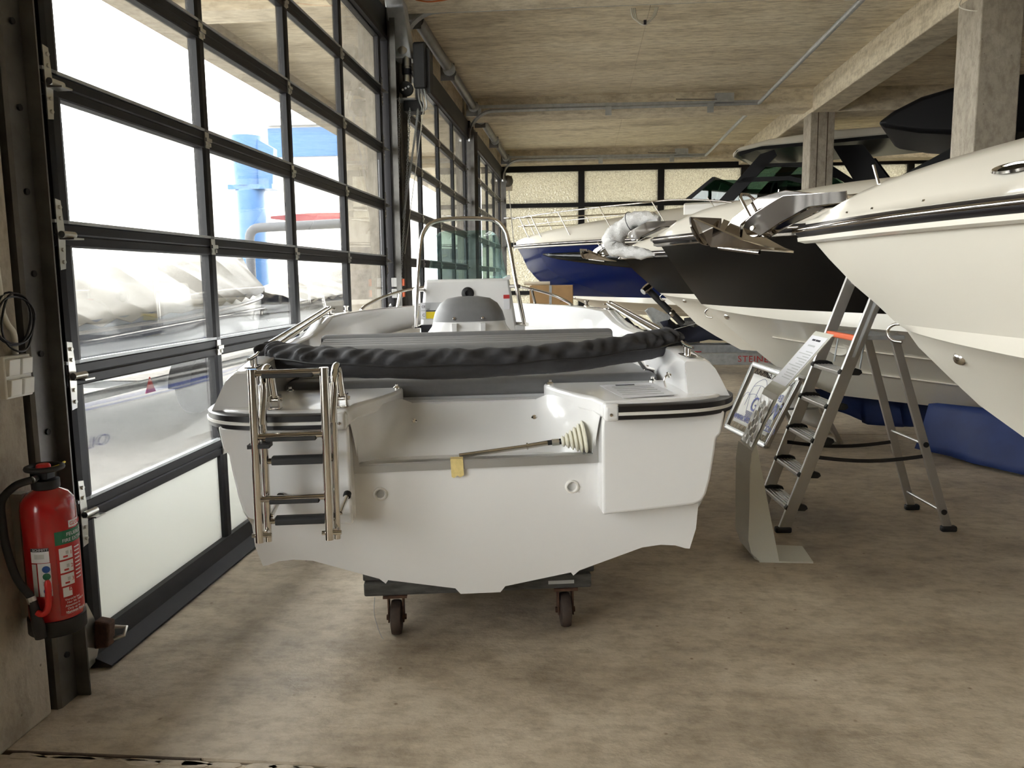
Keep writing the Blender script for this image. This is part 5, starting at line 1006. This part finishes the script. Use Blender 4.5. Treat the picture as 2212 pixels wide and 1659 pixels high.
# the camera looks at the cylinder from about -52 degrees
lp = patch(-47.0, 41.0, 0.425, 0.70, 'instruction_label', mat('label_red', (0.45, 0.01, 0.012), 0.35))
patch(-47.0, 41.0, 0.662, 0.706, 'label_head', M_GREENL, 0.0018)
patch(-15.0, 21.0, 0.712, 0.735, 'maker_label', M_PAPER, 0.0018); wrap_text('GLORIA', 0.019, -13, 0.717, M_RED, lp, 0.003)
wrap_text('FEUERL\u00d6SCHER', 0.017, -23, 0.686, M_PAPER, lp, 0.003); wrap_text('FIRE EXTINGUISHER', 0.016, -33, 0.668, M_PAPER, lp, 0.003)
for k, z in enumerate((0.612, 0.568, 0.524)):
    b = patch(-41.0, -11.0, z, z + 0.038, 'step_picture', M_PAPER, 0.0018, lp); wrap_text(str(k + 1), 0.018, -18, z + 0.013, M_RED, lp, 0.003)
    patch(-33.0, -23.0, z + 0.006, z + 0.012, 'picture_mark', M_RED, 0.0026, lp); patch(-27.0, -21.0, z + 0.016, z + 0.027, 'picture_mark', M_GREYP, 0.0026, lp)
patch(-39.0, -19.0, 0.487, 0.518, 'step_picture', M_PAPER, 0.0018, lp); patch(-26.0, -19.0, 0.505, 0.518, 'class_mark', M_RED, 0.0026, lp); wrap_text('A', 0.012, -25, 0.507, M_PAPER, lp, 0.0032)
for i, tx in enumerate(('Vorsicht bei', 'Nur bis 1000 V', 'Attention in', 'Only up to', 'Minimum dist.')): wrap_text(tx, 0.0105, -37 + (i % 2) * 4, 0.474 - i * 0.0105, M_PAPER, lp, 0.003)
wrap_text('GLORIA GmbH', 0.011, -35, 0.429, M_PAPER, lp, 0.003)
for i in range(9): patch(-5.0, 13.0, 0.64 - i * 0.013, 0.644 - i * 0.013, 'label_text', M_PAPER, 0.0022, lp)
sl = patch(-98.0, -60.0, 0.612, 0.66, 'service_label', M_PAPER, 0.0018); patch(-98.0, -60.0, 0.649, 0.66, 'service_band', M_INK, 0.0024, sl); wrap_text('SCHMITT', 0.011, -93, 0.651, M_PAPER, sl, 0.003)
patch(-90.0, -70.0, 0.625, 0.640, 'service_stamp', M_GREYP, 0.0024, sl)
patch(-98.0, -88.0, 0.50, 0.608, 'service_strip', M_GREYP, 0.0018, sl); cl = patch(-85.0, -59.0, 0.50, 0.610, 'check_label', M_PAPER, 0.0018)
for k, (z, m) in enumerate(((0.590, M_BLUEL), (0.566, M_GREENL), (0.518, M_BLUEL))):
    mb = MB(); n = 16; pts = []
    for i in range(n):
        a = 2 * PI * i / n; an = math.radians(-68) + 0.0115 * math.cos(a) / R_ ; pts.append((EX + (R_ + 0.003) * math.cos(an), EY + (R_ + 0.003) * math.sin(an), z + 0.0115 * math.sin(a)))
    mb.add(pts, [tuple(range(n))]).build('check_disc', m, cl, solid=0.0006)
patch(-76.0, -62.0, 0.536, 0.55, 'check_mark', M_GREYP, 0.0024, cl)
MB().box(-1.853, EX - R_ + 0.01, EY - 0.02, EY + 0.02, 0.40, 0.82).build('wall_bracket', M_ZINC, ex)

# switches and cable on the pillar
sw = thing('switch_panel', 'white block of four rocker switches on the near concrete pillar', 'switch', (-1.85, 2.48, 1.2))
MB().box(-1.852, -1.822, 2.40, 2.525, 1.132, 1.268).build('back_box', M_SWITCH, sw, bevel=0.004)
for y0 in (2.405, 2.465):
    for z0 in (1.138, 1.204):
        MB().add([(-1.822, y0, z0), (-1.822, y0 + 0.054, z0), (-1.822, y0 + 0.054, z0 + 0.056), (-1.822, y0, z0 + 0.056), (-1.812, y0 + 0.002, z0 + 0.002), (-1.812, y0 + 0.052, z0 + 0.002), (-1.806, y0 + 0.052, z0 + 0.054), (-1.806, y0 + 0.002, z0 + 0.054)], [(0, 3, 2, 1), (4, 5, 6, 7), (0, 1, 5, 4), (1, 2, 6, 5), (2, 3, 7, 6), (3, 0, 4, 7)]).build('rocker', M_SWITCH, sw, bevel=0.002)
cc = thing('coiled_cable', 'coiled black cable hanging above the white switches on the pillar', 'cable', (-1.84, 2.45, 1.35))
for k, (ry, rz, dy, dz) in enumerate(((0.085, 0.085, 0.0, 0.0), (0.075, 0.095, 0.012, -0.012), (0.092, 0.076, -0.008, -0.004))):
    MB().tube([(-1.83 + 0.008 * k + 0.004 * math.sin(3 * a), 2.47 + dy + ry * math.cos(a), 1.385 + dz + rz * math.sin(a)) for a in [2 * PI * i / 28 for i in range(28)]], 0.0035, 6, closed=True).build('cable_loop', M_CABLE, cc, smooth=60)
MB().tube([(-1.84, 2.43, 1.55), (-1.838, 2.435, 1.40)], 0.011, 10).build('conduit', M_WCABLE, cc, smooth=60)
MB().tube(spline([(-1.838, 2.435, 1.41), (-1.835, 2.45, 1.37), (-1.835, 2.475, 1.34), (-1.838, 2.48, 1.29), (-1.84, 2.48, 1.27)], 5), 0.009, 8).build('cable_tail', M_WCABLE, cc, smooth=60)

# bolt lock at the foot of the near door
bk_ = thing('door_latch', 'dirty metal floor latch at the near bottom corner of the glazed door', 'latch', (-1.90, 2.86, 0))
MB().prism([(0.0, 0.02), (0.05, 0.03), (0.09, 0.11), (0.06, 0.20), (0.02, 0.28), (0.0, 0.28)], (0, 1, 0), (0, 0, 1), (1, 0, 0), (-1.90, 2.80, 0), 0.006).build('latch_plate', M_ZINC, bk_)
MB().prism([(-0.01, -0.06), (0.05, -0.05), (0.06, 0.05), (0.0, 0.06)], (1, 0, 0), (0, 0, 1), (0, 1, 0), (-1.885, 2.84, 0.14), 0.05).build('latch_body', M_RUST, bk_, bevel=0.008)
MB().tube([(-1.86, 2.86, 0.15), (-1.83, 2.89, 0.155), (-1.79, 2.90, 0.15), (-1.785, 2.87, 0.13), (-1.82, 2.86, 0.12)], 0.008, 8).build('latch_ring', M_ZINC, bk_, smooth=60)

# ------------------------------------------------------------------ door gear
op = thing('door_operator', 'black and grey door motor unit with hand chains on the pillar between doors', 'door motor', (-1.78, 8.4, 3.3))
MB().add([V(-1.86, 8.22, 3.66) + V(*d) for d in ((0, 0, 0), (0.18, 0, 0), (0.18, 0.22, 0), (0, 0.22, 0), (-0.06, -0.16, 0.66), (0.12, -0.16, 0.66), (0.12, 0.06, 0.66), (-0.06, 0.06, 0.66))], [(0, 3, 2, 1), (4, 5, 6, 7), (0, 1, 5, 4), (1, 2, 6, 5), (2, 3, 7, 6), (3, 0, 4, 7)]).build('gear_cover', M_GALV, op, bevel=0.01)
MB().lathe([(0.05, 0), (0.05, 0.008), (0.03, 0.014), (0.02, 0.02), (0, 0.02)], (-1.765, 8.21, 3.74), (0, -1, 0.05), n=20).build('cover_boss', M_ZINC, op, smooth=40)
MB().box(-1.66, -1.53, 8.18, 8.44, 3.36, 3.80).build('motor_housing', M_BLACK, op, bevel=0.02)
MB().box(-1.53, -1.50, 8.22, 8.40, 3.32, 3.74).build('motor_plate', M_BLACK, op)
MB().lathe([(0.0, 0.0), (0.045, 0.0), (0.045, 0.08), (0.038, 0.085), (0.038, 0.16), (0.045, 0.165), (0.045, 0.26), (0, 0.26)], (-1.735, 8.26, 3.42), n=18).build('gear_motor', M_ZINC, op, smooth=40)
MB().lathe([(0.047, 0), (0.047, 0.05)], (-1.735, 8.26, 3.51), n=18).build('motor_label', M_INK, op)
MB().lathe([(0, -0.03), (0.068, -0.03), (0.068, 0.03), (0, 0.03)], (-1.735, 8.20, 3.36), (0, -1, 0), n=20).build('chain_wheel', M_BLACK, op, smooth=40)
for k in (-1, 0, 1): MB().lathe([(0.011, 0), (0.0, 0.002)], (-1.735 + 0.028 * k, 8.168, 3.36 + 0.014 * k), (0, -1, 0), n=10).build('wheel_hole', M_PAPER, op)
MB().box(-1.83, -1.65, 8.17, 8.34, 3.255, 3.27).build('chain_guide', M_GALV, op)
MB().box(-1.77, -1.60, 8.22, 8.42, 3.15, 3.26).build('terminal_box', M_BLACK, op, bevel=0.01)
for k in range(3): MB().tube(spline([(-1.62 + 0.03 * k, 8.22, 3.36), (-1.61 + 0.035 * k, 8.2, 3.26), (-1.585 + 0.02 * k, 8.22, 3.17), (-1.62, 8.28, 3.16)], 5), 0.008, 6).build('motor_cable', M_GALV, op)
def chain(x0, x1, y, z0, z1, name='hand_chain'):
    n = 90; mb = MB()
    for i in range(n):
        t = i / n; x = lerp(x0, x1, t ** 1.1); z = lerp(z0, z1, t); e = 0.009
        ring = [(x + (e * math.cos(a) if i % 2 else 0), y + (0 if i % 2 else e * math.cos(a)), z + 0.017 * math.sin(a)) for a in [2 * PI * q / 6 for q in range(6)]]
        mb.tube(ring, 0.0032, 4, closed=True)
    o = mb.build(name, M_GALV, op); o['kind'] = 'stuff'; return o
chain(-1.80, -1.88, 8.16, 3.26, 1.35); chain(-1.70, -1.85, 8.18, 3.16, 1.40)
chain(-1.62, -1.80, 8.18, 3.15, 2.1); MB().tube([(-1.56, 8.2, 3.2), (-1.80, 8.22, 1.75)], 0.004, 5).build('pull_cord', M_WCABLE, op)
cbx = thing('door_control', 'small white and orange door control boxes at the foot of the hand chains', 'control box', (-1.86, 8.10, 1.3))
for z in (1.42, 1.31): MB().box(-1.90, -1.80, 8.02, 8.09, z, z + 0.09).build('control_case', M_SWITCH, cbx, bevel=0.005); MB().box(-1.80, -1.775, 8.03, 8.08, z + 0.01, z + 0.08).build('control_lens', M_ORANGE, cbx)
for z in (1.35, 1.24, 1.18): MB().tube([(-1.91, 8.05, z), (-1.95, 8.05, z - 0.02)], 0.018, 8).build('cable_gland', M_GALV, cbx)
for n, (ya, yb) in enumerate(((3.1, 8.0), (8.75, 13.7), (14.5, 19.4))):
    s = thing('door_spring_shaft', ('spring shaft above the nearest glazed door', 'thick grey spring shaft above the middle glazed door', 'thick grey spring shaft above the farthest glazed door')[n], 'shaft', (-1.77, ya, 4.26))
    MB().tube([(-1.77, ya, 4.26), (-1.77, yb, 4.26)], 0.016, 10).build('shaft', M_GALV, s, smooth=50)
    for (p, q) in ((0.06, 0.44), (0.52, 0.94)): MB().tube([(-1.77, lerp(ya, yb, p), 4.26), (-1.77, lerp(ya, yb, q), 4.26)], 0.066, 16).build('spring', M_STEEL, s, smooth=50)
    for p in (0.02, 0.48, 0.97):
        y = lerp(ya, yb, p); MB().lathe([(0.0, -0.02), (0.085, -0.02), (0.085, 0.02), (0, 0.02)], (-1.77, y, 4.26), (0, 1, 0), n=16).build('spring_plug', M_GALV, s, smooth=40); MB().box(-1.89, -1.70, y + 0.02, y + 0.03, 4.12, 4.34).build('bearing_plate', M_STEEL, s)
    for y in (ya - 0.02, yb + 0.08): MB().lathe([(0, -0.03), (0.10, -0.03), (0.085, 0), (0.10, 0.03), (0, 0.03)], (-1.77, y, 4.26), (0, 1, 0), n=18).build('cable_drum', M_GALV, s, smooth=40)
def htrack(y, label, ynear=None, x1=2.82):
    t = thing('door_track', label, 'door track', (0, y, 4.2))
    pts = [V(-1.86, y, 3.75)] + arc((-1.46, y, 3.83), 0.40, PI, PI / 2, 10, (1, 0, 0), (0, 0, 1)) + [V(x1, y, 4.235)]
    MB().tube(pts, 0.03, 4).build('curved_rail', M_GALV, t)
    MB().bar((-1.7, y, 4.30), (x1, y, 4.255), 0.02, 0.05).build('upper_angle', M_GALV, t)
    for x in (() if y < 9 else (0.42, 2.05)): MB().box(x - 0.05, x + 0.05, y - 0.05, y - 0.03, 4.10, 4.24).build('track_clip', M_GALV, t)
    if y > 9: MB().box(2.12, 2.42, y - 0.04, y, 4.26, 4.40).build('hanger_plate', M_GALV, t); MB().bar((1.5, y - 0.05, 4.32), (2.15, y - 0.05, 4.30), 0.012, 0.012).build('hanger_rod', M_STEEL, t)
    if ynear is not None: MB().tube([(x1, y, 4.235), (x1 - 0.02, ynear, 4.235)], 0.03, 8).build('cross_tube', M_GALV, t, smooth=50)
    return t
htrack(13.76, 'galvanised overhead track of the middle door, curving down at the wall', 8.66); htrack(8.66, 'galvanised overhead track above the beam beside the door motor'); htrack(19.45, 'galvanised overhead track of the farthest door by the back wall', 14.4)
# cables on the ceiling
lc = thing('cable_loop', 'white cable loops hanging from the ceiling panel', 'cable', (0.7, 9.7, 4.47))
for k in range(3): MB().tube(spline([(0.54 + 0.02 * k, 9.6, 4.468), (0.57 + 0.02 * k, 9.6, 4.36 - 0.012 * k), (0.70, 9.6, 4.315 - 0.015 * k), (0.80 - 0.01 * k, 9.6, 4.37), (0.835 - 0.012 * k, 9.6, 4.468)], 6), 0.010, 6).build('loop', M_WCABLE, lc, smooth=60)
MB().box(0.68, 0.71, 9.585, 9.615, 4.285, 4.335).build('tie', M_INK, lc)
wc = thing('loose_cable', 'thin white cable dangling from the beam near the right column', 'cable', (3.6, 9.0, 4.3))
MB().tube(spline([(2.55, 8.58, 4.15), (3.0, 8.6, 4.16), (3.62, 8.62, 4.2), (3.60, 8.5, 4.02), (3.72, 8.3, 3.93), (3.78, 8.24, 4.08), (3.66, 8.22, 4.2)], 8), 0.006, 6).build('cable_run', M_WCABLE, wc, smooth=60)
oc = MB().tube(spline([(-1.60, 8.1, 4.16), (-1.45, 8.08, 4.13), (-1.2, 8.06, 4.15), (-0.9, 8.06, 4.2), (-0.2, 8.07, 4.22)], 6), 0.008, 6).build('orange_cable', M_OCABLE, None, smooth=60); tag(oc, 'orange cable slung along the beam above the door motor', 'cable')
# wall lamp on the back wall
wlp = thing('wall_lamp', 'small round grey lamp with cord at the back left corner', 'lamp', (-1.80, 20.0, 3.8))
MB().box(-1.93, -1.70, 20.05, 20.16, 3.60, 3.95).build('lamp_base', M_CREAMW, wlp, bevel=0.01)
MB().lathe([(0.0, 0.13), (0.08, 0.12), (0.13, 0.06), (0.14, 0.0)], (-1.81, 20.05, 3.82), (0, -1, 0), n=18).build('lamp_globe', M_STEEL, wlp, smooth=60)
MB().tube([(-1.78, 20.03, 3.6), (-1.66, 20.02, 2.2)], 0.012, 6).build('lamp_cord', M_GREYP, wlp)
# fluorescent ceiling lights of the hall
FL = [((7.9, 18.4, 4.40), 'lit fluorescent ceiling light seen under the black hardtop')]
M_TUBE.cycles.emission_sampling = 'NONE'
for (x, y, z), lb in FL:
    t = thing('ceiling_light', lb, 'lamp', (x, y, z + 0.06))
    MB().box(x - 0.16, x + 0.16, y - 0.75, y + 0.75, z, z + 0.07).build('light_housing', M_SWITCH, t, bevel=0.01)
    for dx in (-0.07, 0.07): MB().tube([(x + dx, y - 0.7, z - 0.02), (x + dx, y + 0.7, z - 0.02)], 0.018, 8).build('light_tube', M_TUBE, t, smooth=50)
# ------------------------------------------------------------------ the yard outside
M_TARPB = mat('beige_boat_tarp', (0.16, 0.148, 0.125), 0.55, var=0.12, scale=3, bump=0.4, bscale=5)
M_TARPG = mat('grey_boat_tarp', (0.10, 0.10, 0.11), 0.6, var=0.2, scale=3)
M_OHULL = mat('yard_boat_blue_hull', (0.05, 0.07, 0.12), 0.3, coat=0.3)
M_OWHITE = mat('yard_boat_white_hull', (0.22, 0.22, 0.22), 0.3)
M_CRANEB = mat('crane_blue_paint', (0.012, 0.065, 0.17), 0.4)
M_CRANER = mat('crane_red_paint', (0.16, 0.012, 0.016), 0.4)
M_PIPE = mat('dark_grey_duct', (0.025, 0.027, 0.032), 0.6)
M_HOUSE = mat('white_render', (0.62, 0.61, 0.58), 0.8)
M_TYRE = mat('tyre_rubber', (0.02, 0.02, 0.022), 0.8)
def yard_boat(x, y0, y1, hw, ztop, label, tarp, hull, seed, cat='boat', wheel=True):
    random.seed(seed); t = thing('covered_boat', label, cat, (x, (y0 + y1) / 2, 0))
    n = 34; rows = []
    for i in range(n + 1):
        f = i / n; y = lerp(y0, y1, f); taper = math.sin(PI * min(1, 0.12 + f * 0.88)) ** 0.45 if f > 0.5 else 0.62 + 0.38 * min(1, f * 3)
        ridge = ztop + 0.12 - 0.46 * (1 - f) ** 1.5 + 0.06 * math.sin(i * 1.9) + 0.04 * math.sin(i * 0.7 + seed)
        row = []
        for j in range(15):
            a = -1 + 2 * j / 14; w = hw * taper * (1.0 if abs(a) < 0.999 else 1.02)
            z = lerp(ridge, 1.06 + 0.34 * f, abs(a) ** 1.5) + 0.03 * math.sin(i * 1.4 + j * 1.2) * (1 - abs(a)) + 0.03 * math.sin(i * 2.9 + 3 * a)
            row.append((x + w * a, y, z))
        rows.append(row)
    MB().grid(rows).build('tarpaulin', tarp, t, smooth=60, solid=0.01)
    rows = []
    for i in range(n + 1):
        f = i / n; y = lerp(y0 + 0.05, y1 - 0.05, f); taper = math.sin(PI * min(1, 0.12 + f * 0.88)) ** 0.45 if f > 0.5 else 0.62 + 0.38 * min(1, f * 3)
        k = 0.55 + 0.25 * max(0, f - 0.6)
        rows.append([(x + hw * taper * 0.97 * s, y, z) for s, z in ((-1, 1.10 + 0.34 * f), (-0.98, 0.98 + 0.2 * f), (-0.86, 0.62 + 0.1 * f), (-0.5, k * 0.9), (0, k * 0.75), (0.5, k * 0.9), (0.86, 0.62 + 0.1 * f), (0.98, 0.98 + 0.2 * f), (1, 1.10 + 0.34 * f))])
    MB().grid(rows).build('hull', hull, t, smooth=40)
    for s in (-1, 1): MB().tube([(x + s * hw * 0.96 * (math.sin(PI * min(1, 0.12 + f * 0.88)) ** 0.45 if f > 0.5 else 0.62 + 0.38 * min(1, f * 3)), lerp(y0, y1, f), 1.0 + 0.3 * f) for f in [i / 20 for i in range(21)]], 0.02, 6).build('rub_rail', M_SILV, t)
    tr_ = MB().box(x - 0.5, x - 0.42, y0 + 0.6, y1 - 0.3, 0.30, 0.38).box(x + 0.42, x + 0.5, y0 + 0.6, y1 - 0.3, 0.30, 0.38).box(x - 0.9, x + 0.9, lerp(y0, y1, 0.42), lerp(y0, y1, 0.42) + 0.08, 0.26, 0.34).box(x - 0.6, x + 0.6, y0 + 0.9, y0 + 1.0, 0.30, 0.40)
    tr_.build('trailer_frame', M_GALV, t)
    for s in (-1, 1):
        yw = lerp(y0, y1, 0.42)
        w_ = MB().lathe([(0.17, -0.10), (0.27, -0.10), (0.305, -0.06), (0.31, 0.0), (0.305, 0.06), (0.27, 0.10), (0.17, 0.10)], (x + s * 0.95, yw, 0.28), (1, 0, 0), n=28).build('tyre', M_TYRE, t, smooth=50)
        MB().lathe([(0.0, 0.05), (0.06, 0.06), (0.08, 0.02), (0.15, 0.02), (0.18, 0.08)], (x + s * 0.95, yw, 0.28), (s, 0, 0), n=24).build('wheel_rim', M_OWHITE, w_, smooth=50)
        for q in range(8):
            a = 2 * PI * q / 8; MB().lathe([(0.016, 0), (0.0, 0.002)], (x + s * 0.975, yw + 0.115 * math.cos(a), 0.28 + 0.115 * math.sin(a)), (s, 0, 0), n=8).build('rim_hole', M_TYRE, w_)
        MB().lathe([(0.36, -0.13), (0.36, 0.13)], (x + s * 0.95, yw, 0.30), (1, 0, 0), n=16, a0=0, a1=PI, ref=(0, 1, 0)).build('mudguard', M_TYRE, t, solid=0.01)
    for s in (-1, 1): MB().prism([(-0.1, 0), (0.1, 0), (0, 0.17)], (0, 1, 0), (0, 0, 1), (1, 0, 0), (x + s * 0.75 + (0.0 if s < 0 else 0), lerp(y0, y1, 0.42) - 0.62, 0.30), 0.012).build('red_reflector', M_RED, t)
    MB().tube([(x, y0 + 0.9, 0.35), (x, y0 + 0.9, 0.06)], 0.03, 8).lathe([(0, -0.03), (0.09, -0.03), (0.09, 0.03), (0, 0.03)], (x, y0 + 0.9, 0.06), (1, 0, 0), n=14).build('jockey_wheel', M_GALV, t)
    return t
yard_boat(-5.45, 6.4, 12.6, 1.15, 1.85, 'beige tarpaulin covered boat on a trailer just outside the nearest glazed door', M_TARPB, M_OHULL, 2)
yard_boat(-9.3, 12.0, 18.5, 1.2, 1.7, 'dark tarpaulin covered white boat farther out in the yard', M_TARPG, M_OWHITE, 7)
yard_boat(-5.9, 14.6, 20.5, 1.1, 1.6, 'pale tarpaulin covered boat outside the farther doors', M_TARPB, M_OWHITE, 9)
cr = thing('slewing_crane', 'blue slewing crane column standing in the yard', 'crane', (-10.2, 25.0, 0))
MB().lathe([(0.62, -0.05), (0.62, 0.1), (0.44, 0.12), (0.44, 4.3)], (-10.3, 25.0, 0), n=28).build('column', M_CRANEB, cr, smooth=40)
MB().box(-10.85, -9.45, 24.6, 25.4, 4.28, 4.42).build('flange', M_CRANEB, cr)
MB().lathe([(0.44, 4.4), (0.48, 5.9), (0.0, 5.9)], (-10.35, 25.0, 0), n=28).build('slewing_head', M_CRANEB, cr, smooth=40)
MB().prism([(-9.95, 4.42), (-9.5, 4.42), (-9.42, 5.5), (-9.95, 5.8)], (1, 0, 0), (0, 0, 1), (0, 1, 0), (0, 24.8, 0), 0.3).build('jib_bracket', M_CRANEB, cr)
rb_ = thing('red_boom', 'red lattice boom lying across the yard', 'boom', (-8.6, 25.5, 3.3))
MB().prism([(-10.2, 3.50), (-8.9, 3.34), (-7.9, 3.28), (-6.6, 3.36), (-6.6, 3.58), (-7.9, 3.66), (-8.9, 3.66), (-10.2, 3.58)], (1, 0, 0), (0, 0, 1), (0, 1, 0), (0, 26.3, 0), 0.3).build('boom', M_CRANER, rb_)
MB().box(-6.8, -6.6, 26.3, 26.6, -0.03, 3.4).build('boom_support', M_CRANER, rb_)
pi_ = thing('dark_duct', 'thick dark duct bending downward in the yard', 'duct', (-10.0, 25.0, 0))
MB().tube(fillet([(-9.95, 23.9, -0.03), (-9.95, 23.9, 3.05), (-6.9, 23.9, 3.15), (-6.0, 23.9, 3.15)], 0.35), 0.14, 14).build('duct_pipe', M_PIPE, pi_, smooth=60)
MB().box(-6.1, -5.9, 23.8, 24.0, -0.03, 3.1).build('duct_stand', M_PIPE, pi_)
hs_ = thing('yard_building', 'white building with a blue fascia sign across the yard', 'building', (-11, 40, 0))
MB().box(-24, -9, 38, 46, -0.03, 8.6).build('wall', M_HOUSE, hs_); MB().box(-24.5, -8.6, 37.6, 46.4, 8.6, 9.0).build('roof', M_SILV, hs_)
MB().box(-14.6, -11.2, 37.8, 38.0, 7.2, 8.5).build('fascia_sign', M_CRANEB, hs_)
for x in (-14.3, -13.1, -11.9): MB().box(x, x + 1.05, 37.95, 38.0, 5.9, 7.0).build('window', M_SILV, hs_)
cbk = thing('yard_crate', 'grey stacked crates beside the yard building', 'crate', (-7, 30, 0)); MB().box(-9.2, -7.0, 29.5, 31, -0.03, 1.2).build('crate_body', M_PIPE, cbk); MB().box(-9.3, -6.9, 29.4, 31.1, 1.2, 1.32).build('crate_lid', M_OWHITE, cbk)
